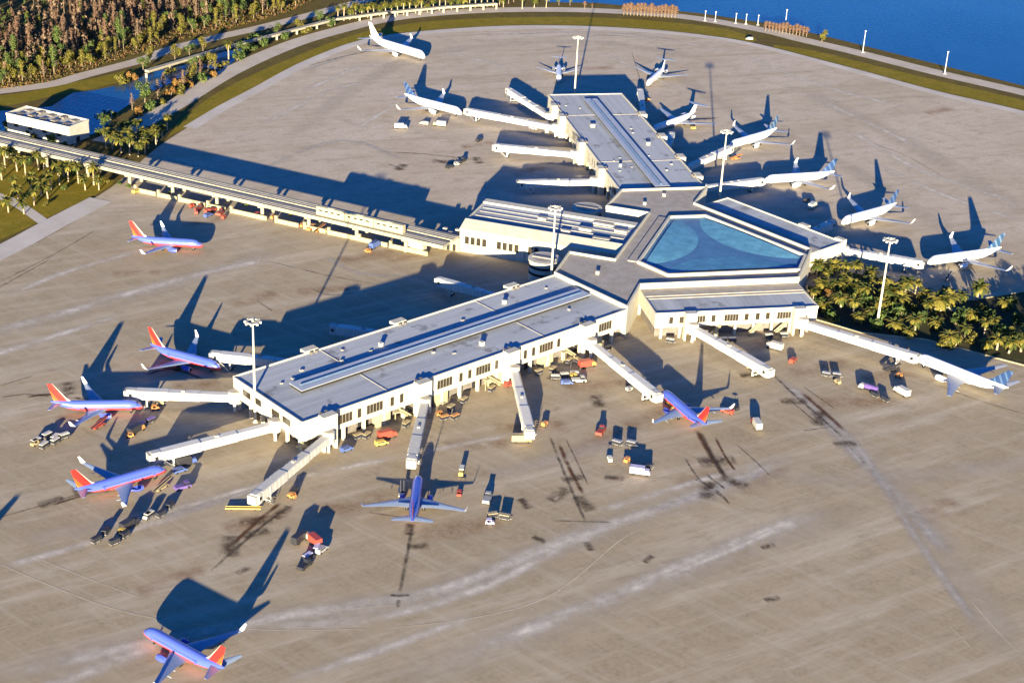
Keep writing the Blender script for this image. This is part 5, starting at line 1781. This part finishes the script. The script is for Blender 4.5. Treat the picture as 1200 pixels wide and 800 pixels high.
veh(van, 561, 166, 60, 'v_black', 'black van in front of the empty bridges of the far concourse')
veh(van, 527, 197, 40, 'v_black', 'black van of a pair on the apron above the station')
veh(baggage_tug, 535, 194, 40, 'v_white', 'white tug of a pair on the apron above the station')
veh(tow_tractor, 541, 190, 60, 'v_black', 'black tractor near the pair above the station')
veh(van, 878, 47, 175, 'v_white', 'white van driving the perimeter road at the grass end')
veh(van, 757, 118, 20, 'v_orange', 'orange van right of the T tailed jet')
veh(power_unit, 812, 152, 20, 'v_yellow', 'yellow power unit below the empty bridge right of the far concourse')
veh(van, 625, 152, 150, 'v_grey', 'grey van between bridges left of the far concourse')
veh(van, 640, 155, 100, 'v_white', 'white van between bridges left of the far concourse')
veh(belt_loader, 862, 187, 30, 'v_orange', 'orange belt loader beside the white jet behind the far mast')
veh(van, 945, 236, 60, 'v_black', 'black van between two far jets')
veh(box_truck, 952, 244, 60, 'v_white', 'v_white', 'white truck between two far jets')
veh(belt_loader, 1110, 327, 60, 'v_grey', 'grey belt loader under the jet behind the palm garden')

# parked yellow arm of the empty steep bridge
p = P(285, 597)
t = thing('loading_ramp', 'long yellow loading ramp lying by the cab of the empty steep bridge', 'ramp', (p.x, p.y, .03), R(3))
mb = MB(); mb.hexa([(-6, -.6, .3), (6, -.6, .5), (6, .6, .5), (-6, .6, .3)], [(-6, -.6, .6), (6, -.6, .8), (6, .6, .8), (-6, .6, .6)]); mb.build('belt', M['v_tan'], t)
mb = MB(); mb.bar((-6, -.7, .7), (6, -.7, .9), .1, .4); mb.bar((-6, .7, .7), (6, .7, .9), .1, .4); mb.build('side_rail', M['v_yellow'], t)
wheels(t, (-4, 4), .6, .25)

# ================================================================ GARDEN
GP = [(946, 352), (990, 318), (1050, 331), (1085, 352), (1140, 352), (1210, 340), (1300, 350), (1320, 452), (1200, 428), (1146, 414), (1085, 398), (1010, 390), (948, 372)]
gp = [P(*q) for q in GP]
mb = MB(); mb.prism([(q.x, q.y) for q in gp], .004, .14); struct(fix_normals(mb.build('garden_bed', M['soil'])))
kt = thing('garden_kerb', 'pale kerb along the edge of the palm garden', 'kerb')
for a, b_ in zip(gp, gp[1:] + gp[:1]):
    mb = MB(); mb.bar((a.x, a.y, .2), (b_.x, b_.y, .2), .9, .4); mb.build('kerb_run', M['cream'], kt)
p0 = P(1080, 368); p1 = P(1136, 366)
t = thing('garden_wall', 'curved low pale wall in the middle of the palm garden', 'wall')
cv = smooth_line([P(1078, 372), P(1092, 366), P(1110, 364), P(1136, 367)], 2)
mb = MB(); mb.loft([[(q.x, q.y - .35, .14), (q.x, q.y + .35, .14), (q.x, q.y + .35, 2.2), (q.x, q.y - .35, 2.2)] for q in cv]); fix_normals(mb.build('wall_run', M['cream'], t))


# ================================================================ PLANTS
def leaf_quad(mb, c, n, size, rnd, mi):
    a = n.orthogonal().normalized(); b_ = n.cross(a)
    an = rnd.uniform(0, 2 * pi)
    u = a * cos(an) + b_ * sin(an); v = n.cross(u)
    l, w_ = size * rnd.uniform(.8, 1.4), size * rnd.uniform(.4, .75)
    b0 = len(mb.v)
    mb.v += [c - u * l * .5, c + v * w_ * .5 + n * size * .1, c + u * l * .5, c - v * w_ * .5 - n * size * .08]
    mb.f.append([b0, b0 + 1, b0 + 2, b0 + 3]); mb.mi.append(mi)


def crown_into(mb, rnd, base, height, radius, n, size, lumps=7, flat=1.0):
    cs = []
    for i in range(lumps):
        a = rnd.uniform(0, 2 * pi); rr = radius * rnd.uniform(.15, .75)
        cs.append((Vector((cos(a) * rr, sin(a) * rr, rnd.uniform(.15, .9) * height)), radius * rnd.uniform(.3, .6)))
    for i in range(n):
        c, r = rnd.choice(cs)
        d = Vector((rnd.gauss(0, 1), rnd.gauss(0, 1), rnd.gauss(0, 1))).normalized()
        q = base + c + d * r * rnd.uniform(.45, 1.05) * Vector((1, 1, flat)).length / sqrt(3)
        nn = (d + Vector((rnd.gauss(0, .5), rnd.gauss(0, .5), rnd.gauss(0, .5)))).normalized()
        leaf_quad(mb, q, nn, size, rnd, 0 if rnd.random() < .55 else 1)


def limbs_into(mb, rnd, h, r, n=5, spread=2.0):
    mb.cyl((0, 0, -.45), (rnd.uniform(-.3, .3), rnd.uniform(-.3, .3), h * .6), r, r * .6, 8)
    for i in range(n):
        a = rnd.uniform(0, 2 * pi); z0 = h * rnd.uniform(.35, .6)
        mb.cyl((0, 0, z0), (cos(a) * spread, sin(a) * spread, z0 + h * rnd.uniform(.2, .4)), r * .45, r * .15, 6)


def broad_tree(seed, leaf, h=12.0, rad=4.8, n=620, size=1.05, name='broadleaf_tree'):
    rnd = random.Random(seed)
    t = thing(name, '', 'tree')
    mb = MB(); limbs_into(mb, rnd, h, .32, 6, rad * .6); mb.build('trunk', M['bark'], t)
    mb = MB(); crown_into(mb, rnd, Vector((0, 0, h * .32)), h * .6, rad, n, size); mb.build('crown', list(LEAF[leaf]), t)
    return t


def tall_tree(seed, leaf, h=17.0, rad=3.6, n=520, size=1.0, name='cypress_tree'):
    """narrow crown with thin twigs, bare trunk showing below"""
    rnd = random.Random(seed)
    t = thing(name, '', 'tree')
    mb = MB(); mb.cyl((0, 0, -.45), (0, 0, h * .95), .38, .08, 8)
    for i in range(14):
        a = rnd.uniform(0, 2 * pi); z0 = h * rnd.uniform(.3, .9); ln = rad * (1.15 - z0 / h) + .5
        mb.cyl((0, 0, z0), (cos(a) * ln, sin(a) * ln, z0 + rnd.uniform(.5, 1.8)), .1, .03, 5)
    mb.build('trunk', M['bark'], t)
    mb = MB()
    for i in range(n):
        z = h * (.28 + .74 * rnd.random() ** .8); rr = rad * (1.05 - .5 * (z / h) ** 2) * (.62 + .38 * sin(9 * z / h + seed)) * sqrt(rnd.random()) * rnd.uniform(.7, 1.2)
        a = rnd.uniform(0, 2 * pi)
        d = Vector((cos(a), sin(a), rnd.gauss(.3, .6))).normalized()
        leaf_quad(mb, Vector((cos(a) * rr, sin(a) * rr, z)), d, size, rnd, 0 if rnd.random() < .5 else 1)
    mb.build('crown', list(LEAF[leaf]), t)
    return t


def palm(seed, h=7.0, fr=3.0, nf=26, leaf='palm'):
    rnd = random.Random(seed)
    t = thing('palm_tree', '', 'palm tree')
    lean = Vector((rnd.uniform(-.5, .5), rnd.uniform(-.5, .5), 0))
    mb = MB()
    rings = []
    for i in range(6):
        f = i / 5; c = lean * f * f + Vector((0, 0, -.3 + h * f)); r = .34 - .1 * f + (.12 if i == 5 else 0)
        rings.append([c + Vector((cos(2 * pi * k / 8) * r, sin(2 * pi * k / 8) * r, 0)) for k in range(8)])
    mb.loft(rings); mb.build('trunk', M['palm_trunk'], t, 40)
    mb = MB(); top = lean + Vector((0, 0, h - .3))
    for i in range(nf):
        a = 2 * pi * i / nf * 2.4 + rnd.uniform(-.2, .2); el = rnd.uniform(-.55, 1.25)
        ln = fr * rnd.uniform(.8, 1.15)
        side = Vector((-sin(a), cos(a), 0))
        prev = None; p_ = top.copy(); ang = el
        nseg = 5
        mi = 0 if rnd.random() < .5 else 1
        for k in range(nseg + 1):
            w_ = (.12, .34, .44, .4, .26, .04)[k] * fr / 3.0
            droop = Vector((0, 0, -.28 * w_))
            row = [p_ + side * w_ + droop, p_, p_ - side * w_ + droop]
            b0 = len(mb.v); mb.v += row
            if prev is not None:
                mb.f.append([prev, prev + 1, b0 + 1, b0]); mb.f.append([prev + 1, prev + 2, b0 + 2, b0 + 1]); mb.mi += [mi, mi]
            prev = b0
            p_ = p_ + Vector((cos(a) * cos(ang), sin(a) * cos(ang), sin(ang))) * ln / nseg
            ang -= rnd.uniform(.2, .42)
    mb.build('crown', list(LEAF[leaf]), t)
    return t


def shrub(seed, leaf, rad=2.0, h=2.2, n=200):
    rnd = random.Random(seed)
    t = thing('shrub', '', 'shrub')
    mb = MB()
    for i in range(5):
        a = rnd.uniform(0, 2 * pi); mb.cyl((0, 0, -.4), (cos(a) * rad * .4, sin(a) * rad * .4, h * .7), .08, .04, 5)
    mb.build('stems', M['bark'], t)
    mb = MB(); crown_into(mb, rnd, Vector((0, 0, 0)), h, rad, n, .7, 5); mb.build('foliage', list(LEAF[leaf]), t)
    return t


PROT = {'palm': [palm(1, 7.5, 3.2, 40), palm(2, 5.6, 3.5, 46), palm(3, 9.0, 3.0, 36)], 'gpalm': [palm(4, 3.9, 3.1, 44), palm(5, 2.8, 3.4, 50), palm(6, 5.2, 2.9, 40)], 'broad': [broad_tree(11, 'green'), broad_tree(12, 'olive'), broad_tree(13, 'olive', 9, 3.8)],
        'rust': [tall_tree(21, 'rust', 17, 3.6, 330), tall_tree(22, 'dead', 15, 3.6, 260), tall_tree(23, 'rust', 20, 4.2, 380)], 'gold': [tall_tree(31, 'olive', 15, 4.0, name='slender_tree'), tall_tree(32, 'green', 18, 4.2, name='slender_tree')],
        'shrub': [shrub(41, 'green'), shrub(42, 'olive'), shrub(43, 'orange', 1.8, 1.8)], 'reed': [tall_tree(51, 'rust', 8.0, 3.4, 420, .8, 'bare_lake_tree')]}
USED = set()


def plant(kind, v, p, label, group, sc=1.0, z=0.0):
    pr = PROT[kind][v]
    if (kind, v) not in USED:
        USED.add((kind, v)); t = pr
        t['label'] = label; t['group'] = group
        t.scale = (sc, sc, sc); t.location = (p.x, p.y, z); t.rotation_euler = (0, 0, RND.uniform(0, 6.28))
        return t
    return dup(pr, (p.x, p.y, z), RND.uniform(0, 6.28), label, group, sc)


LBL = {('palm', 0): 'medium palm with yellow green arching fronds', ('palm', 1): 'short bushy palm with wide fronds', ('palm', 2): 'tall palm on a slim pale trunk',
       ('shrub', 0): 'low dark green shrub', ('shrub', 1): 'low olive shrub', ('shrub', 2): 'low orange flowering shrub'}
# palm garden beside the hub
rg = random.Random(5)
for (x, y, k, v, s) in [(957, 325, 'palm', 0, 1), (975, 322, 'palm', 1, 1), (990, 325, 'palm', 2, .8), (1003, 323, 'palm', 0, .9), (1018, 327, 'palm', 1, .9), (962, 340, 'palm', 1, .9), (978, 345, 'palm', 0, .9),
                         (1000, 345, 'palm', 1, 1.1), (1012, 352, 'palm', 0, 1), (985, 362, 'palm', 0, .9), (1000, 368, 'palm', 2, .8), (965, 365, 'palm', 1, .8), (1045, 352, 'palm', 1, 1.3), (1060, 345, 'palm', 0, 1.0),
                         (1072, 345, 'palm', 2, .7), (1082, 352, 'palm', 1, .8), (1046, 388, 'palm', 1, .9), (1072, 388, 'palm', 0, .9), (1063, 395, 'palm', 1, .7), (1098, 362, 'palm', 1, 1.2), (1112, 360, 'palm', 1, 1.1),
                         (1125, 358, 'palm', 0, .8), (1144, 352, 'palm', 0, 1.1), (1153, 393, 'palm', 2, .75), (1168, 410, 'palm', 0, .9), (1182, 414, 'palm', 0, .9), (1196, 412, 'palm', 0, 1), (1155, 408, 'palm', 1, .7), (1110, 404, 'palm', 1, .9), (1120, 405, 'palm', 0, .6), (1035, 340, 'palm', 0, .8), (1030, 365, 'palm', 1, .9), (953, 352, 'palm', 0, .7), (970, 332, 'palm', 2, .7), (992, 336, 'palm', 1, .9), (1015, 340, 'palm', 0, .8), (1055, 360, 'palm', 1, 1), (1085, 366, 'palm', 0, .7), (1020, 375, 'palm', 0, .7), (1005, 378, 'palm', 1, .7), (1095, 385, 'palm', 1, .8), (1130, 395, 'palm', 0, .7), (1140, 375, 'palm', 1, .8), (1165, 385, 'palm', 0, .7), (1185, 398, 'palm', 1, .8), (1205, 402, 'palm', 0, 1), (1220, 420, 'palm', 1, 1), (1175, 362, 'palm', 1, .8)]:
    plant('gpalm', v, P(x, y), LBL[(k, v)] + ' in the garden beside the hub', 'palms in the garden beside the hub', s * 1.7)
for (x, y, v, s) in [(968, 350, 2, 1), (982, 351, 2, .9), (953, 345, 1, 1), (1020, 360, 0, 1.2), (1045, 365, 1, 1.4), (1055, 372, 0, 1.2), (1090, 372, 1, 1), (1118, 400, 2, 1), (1105, 408, 1, 1.1), (1040, 375, 0, 1), (975, 378, 0, 1), (1025, 385, 0, 1),
                     (1100, 355, 1, 1.2), (1000, 335, 0, 1), (1130, 372, 0, 1), (1175, 395, 0, 1.1), (960, 360, 0, 1), (990, 350, 2, .8), (1012, 336, 1, .9), (1035, 352, 0, 1), (1065, 362, 1, 1), (1078, 378, 0, 1), (1052, 384, 1, .9), (1140, 400, 1, 1), (1160, 375, 0, 1), (1150, 365, 1, 1), (1190, 380, 0, 1), (1185, 360, 0, 1), (1120, 380, 0, 1), (1062, 335, 0, .9), (1110, 345, 0, .8)]:
    plant('shrub', v, P(x, y), LBL[('shrub', v)] + ' in the garden beside the hub', 'shrubs in the garden beside the hub', s * 2.0)
for (x, y, v, s) in [(1212, 410, 0, 1.2), (1226, 398, 1, 1.2), (1236, 424, 0, 1.3), (1250, 405, 1, 1.2), (1218, 388, 0, 1.1), (1262, 420, 0, 1.3)]:
    plant('broad', v, P(x, y), ['dense dark green tree', 'loose olive green tree'][v] + ' at the right end of the palm garden', 'broad trees at the right end of the palm garden', s)
# palms and shrubs left of the apron, under the guideway
for (x, y, v, s) in [(14, 190, 1, 1), (45, 198, 0, .9), (75, 206, 1, .9), (100, 222, 1, .9), (56, 232, 1, .9), (16, 226, 0, .8), (6, 196, 0, 1), (20, 200, 1, 1), (30, 205, 0, .9), (52, 205, 2, .8), (68, 205, 1, .9), (80, 212, 0, .9), (92, 214, 0, 1), (110, 216, 0, 1.1), (116, 222, 1, .8), (36, 222, 1, 1), (48, 228, 1, 1), (60, 222, 0, .9), (22, 236, 1, 1), (70, 216, 2, .7), (10, 248, 1, .9), (28, 250, 1, .8), (2, 210, 1, 1), (40, 240, 0, .8)]:
    plant('palm', v, P(x, y), LBL[('palm', v)] + ' in the grass left of the apron', 'palms in the grass left of the apron', s * 1.25)
for (x, y, v, s) in [(140, 170, 1, .9), (157, 174, 0, .8), (174, 174, 1, .8), (184, 166, 0, .8), (128, 166, 1, .8), (124, 172, 0, .9), (132, 174, 1, 1), (142, 178, 1, 1), (152, 181, 0, .9), (162, 183, 1, .9), (170, 180, 0, .8), (168, 168, 1, 1), (160, 162, 2, .8), (178, 165, 1, .9), (190, 160, 1, .8), (196, 152, 0, .8), (150, 170, 0, .9), (136, 166, 1, .8), (183, 172, 0, .8)]:
    plant('palm', v, P(x, y), LBL[('palm', v)] + ' between the canal and the guideway', 'palms between the canal and the guideway', s * 1.35)
for (x, y, v, s) in [(8, 150, 0, 1.6), (22, 152, 0, 1.8), (45, 160, 1, 1.8), (60, 166, 0, 1.8), (34, 158, 0, 1.6), (118, 158, 0, 1.5), (130, 160, 0, 1.4), (76, 172, 0, 1.2), (-4, 146, 0, 1.6)]:
    plant('shrub', v, P(x, y), LBL[('shrub', v)] + ' beside the white canal building', 'shrubs beside the white canal building', s)
for (x, y, v, s) in [(4, 182, 0, 1.2), (18, 186, 1, 1.2), (34, 191, 0, 1.2), (50, 195, 1, 1.1), (64, 198, 0, 1.2), (86, 204, 0, 1.1), (98, 208, 1, 1.1), (112, 211, 0, 1), (126, 214, 1, 1), (140, 217, 0, .9), (44, 214, 1, 1), (30, 232, 0, 1), (54, 240, 1, 1), (8, 232, 1, 1.1), (76, 222, 0, .9), (150, 220, 0, .8),
                     (415, 268, 1, .7), (290, 241, 0, .7), (200, 228, 0, .7), (340, 252, 1, .7)]:
    plant('shrub', v, P(x, y), LBL[('shrub', v)] + ' at the foot of the guideway', 'shrubs at the foot of the guideway', s)
# trees on the canal banks
for (x, y, k, v, s) in [(170, 122, 'broad', 0, .9), (185, 115, 'rust', 1, .6), (192, 108, 'rust', 0, .55), (208, 100, 'shrub', 2, 2), (215, 104, 'rust', 1, .6), (225, 96, 'broad', 1, .8), (235, 92, 'rust', 0, .6), (244, 84, 'broad', 1, .9), (252, 84, 'gold', 0, .6), (230, 86, 'broad', 0, .8),
                        (268, 72, 'palm', 2, 1.1), (285, 66, 'broad', 0, .7), (278, 70, 'shrub', 0, 2), (155, 128, 'rust', 1, .5), (205, 70, 'broad', 1, .7), (176, 72, 'broad', 1, .7), (168, 84, 'broad', 0, .7), (222, 66, 'broad', 0, .6), (238, 60, 'broad', 1, .7), (147, 152, 'shrub', 0, 1.8), (160, 146, 'shrub', 1, 1.6),
                        (325, 42, 'broad', 0, .6), (350, 36, 'broad', 1, .6), (375, 27, 'broad', 0, .6), (300, 50, 'shrub', 0, 2), (200, 86, 'shrub', 1, 1.6), (142, 96, 'shrub', 1, 2), (155, 92, 'shrub', 2, 2), (130, 140, 'shrub', 0, 1.8), (121, 150, 'broad', 0, .6), (200, 112, 'shrub', 2, 2), (212, 108, 'shrub', 1, 2), (222, 100, 'shrub', 2, 1.8), (238, 96, 'shrub', 0, 1.8), (248, 90, 'shrub', 2, 1.8), (178, 128, 'shrub', 0, 1.8), (165, 134, 'shrub', 2, 1.8), (190, 122, 'shrub', 1, 1.6), (295, 60, 'shrub', 0, 1.8), (310, 54, 'shrub', 0, 1.8), (262, 78, 'shrub', 1, 1.6), (335, 46, 'shrub', 0, 1.6), (360, 38, 'shrub', 1, 1.6), (385, 30, 'shrub', 0, 1.8)]:
    nmk = {'broad': ['dense dark green tree', 'loose olive green tree', 'x'], 'rust': ['bare rust brown tree', 'bare grey brown tree', 'tall bare rust brown tree'], 'gold': ['slender yellow green tree', 'tall slender yellow green tree']}
    lb = LBL.get((k, v)) or nmk[k][v]
    plant(k, v, P(x, y), lb + ' on the canal bank', 'trees and shrubs on the canal bank', s * 1.3, -.43)
# palms along the viaduct
for i, x in enumerate(range(396, 586, 7)):
    y = 26 - (x - 396) * .105 + (x - 396) ** 2 * .00005 + rg.uniform(-1, 1) - 1
    plant('palm', rg.choice((0, 1, 2)), P(x, y - 1), '', 'palms in a row along the viaduct', rg.uniform(1.0, 1.4), -.43)['label'] = 'yellow green palm in the row along the viaduct by the perimeter road'
# lake shore
for x in range(731, 792, 4):
    plant('reed', 0, P(x, 17 + (x - 731) * .06), 'bare rust brown tree in the clump on the lake shore', 'bare trees on the lake shore', rg.uniform(.9, 1.2), -.43)
for x in range(897, 948, 4):
    plant('reed', 0, P(x, 36 + (x - 899) * .14), 'bare rust brown tree in the clump on the lake shore', 'bare trees on the lake shore', rg.uniform(.8, 1.0), -.43)
plant('broad', 2, P(963, 49), 'round yellow green tree alone on the lake shore', 'lone shore tree', .95, -.43)
for x, y, k, v, s in [(612, 10, 'palm', 0, 1.2), (626, 9, 'palm', 1, 1.1), (640, 9, 'palm', 0, 1.1), (655, 6, 'broad', 0, .7), (668, 6, 'broad', 0, .7), (685, 10, 'reed', 0, .7), (694, 10, 'reed', 0, .6), (596, 4, 'broad', 0, 1), (590, 8, 'palm', 1, 1), (602, 2, 'broad', 0, 1.1)]:
    plant(k, v, P(x, y), {'palm': 'yellow green palm', 'broad': 'dense dark green tree', 'reed': 'small bare rust brown tree'}[k] + ' between the perimeter road and the lake end', 'trees at the lake end by the road', s, -.43)

# woodland at the top left: trees one can tell apart, then the mass behind
FRONT = [(-30, 106), (0, 101), (40, 95), (90, 82), (150, 62), (200, 46), (250, 34), (300, 22), (345, 8), (372, -6)]


def front_y(x):
    for (a, ya), (b_, yb) in zip(FRONT, FRONT[1:]):
        if a <= x <= b_:
            return ya + (yb - ya) * (x - a) / (b_ - a)
    return -20


WL = {('rust', 0): 'bare rust brown tree', ('rust', 1): 'bare grey brown tree', ('rust', 2): 'tall bare rust brown tree', ('gold', 0): 'slender yellow green tree', ('gold', 1): 'tall slender yellow green tree', ('broad', 0): 'dense dark green tree', ('broad', 1): 'loose olive green tree', ('broad', 2): 'small round olive tree'}
pts = []
tries = 0
while len(pts) < 215 and tries < 20000:
    tries += 1
    x = rg.uniform(-25, 372); fy = front_y(x)
    y = fy - (rg.random() ** 1.5) * 62
    if y < -6: continue
    p = P(x, y)
    if all((p - q[0]).length > 6.2 for q in pts):
        pts.append((p, fy - y))
for p, dep in pts:
    if dep < 16:
        k, v = rg.choice([('gold', 0), ('gold', 1), ('broad', 1), ('broad', 0), ('gold', 0), ('broad', 1), ('rust', 1), ('broad', 2)])
    elif dep < 32:
        k, v = rg.choice([('rust', 0), ('rust', 1), ('rust', 0), ('broad', 0), ('gold', 1), ('rust', 2), ('rust', 1)])
    else:
        k, v = rg.choice([('rust', 0), ('rust', 1), ('rust', 2), ('rust', 0)])
    plant(k, v, p, WL[(k, v)] + (' at the edge of the wood' if dep < 16 else ' inside the wood'), 'trees of the wood', rg.uniform(.75, 1.15), -.43)
mb = MB(); rf = random.Random(9)
for i in range(620):
    x = rf.uniform(-60, 400); fy = front_y(max(-29, min(371, x)))
    y = fy - 8 - rf.random() * 95
    p = P(x, y) + Vector((0, 0, -.4))
    h = rf.uniform(8, 15)
    rust = rf.random() < .8
    mb.cyl(p, p + Vector((0, 0, h * .9)), .3, .08, 5, 4)
    for j in range(46):
        z = h * (.25 + .8 * rf.random()); rr = 2.6 * (1.15 - .7 * z / h) * sqrt(rf.random()); a = rf.uniform(0, 2 * pi)
        d = Vector((cos(a), sin(a), rf.gauss(.3, .6))).normalized()
        leaf_quad(mb, p + Vector((cos(a) * rr, sin(a) * rr, z)), d, 1.9, rf, (0 if rust else 2) + (rf.random() < .5))
wd = mb.build('woodland', [LEAF['rust'][0], LEAF['dead'][1], LEAF['green'][0], LEAF['olive'][0], M['bark']])
tag(wd, 'dense mass of rust and green trees filling the wood behind its edge', 'woodland', kind='stuff')
# low undergrowth
mb = MB()
for i in range(2600):
    x = rf.uniform(-40, 380); fy = front_y(max(-29, min(371, x)))
    y = fy + 3 - rf.random() ** 2 * 40
    p = P(x, y); s = rf.uniform(.6, 1.6)
    for j in range(3):
        d = Vector((rf.gauss(0, 1), rf.gauss(0, 1), rf.uniform(.2, 1))).normalized()
        leaf_quad(mb, p + Vector((rf.gauss(0, 1), rf.gauss(0, 1), rf.uniform(0, s))), d, 1.2, rf, rf.choice((0, 1, 2)))
ug = mb.build('undergrowth', [LEAF['olive'][0], LEAF['orange'][0], LEAF['dead'][0]])
tag(ug, 'low scrubby undergrowth along the edge of the wood', 'undergrowth', kind='stuff')

for k, lst in PROT.items():
    for v, o in enumerate(lst):
        if (k, v) not in USED:
            for c in list(o.children): bpy.data.objects.remove(c)
            bpy.data.objects.remove(o)
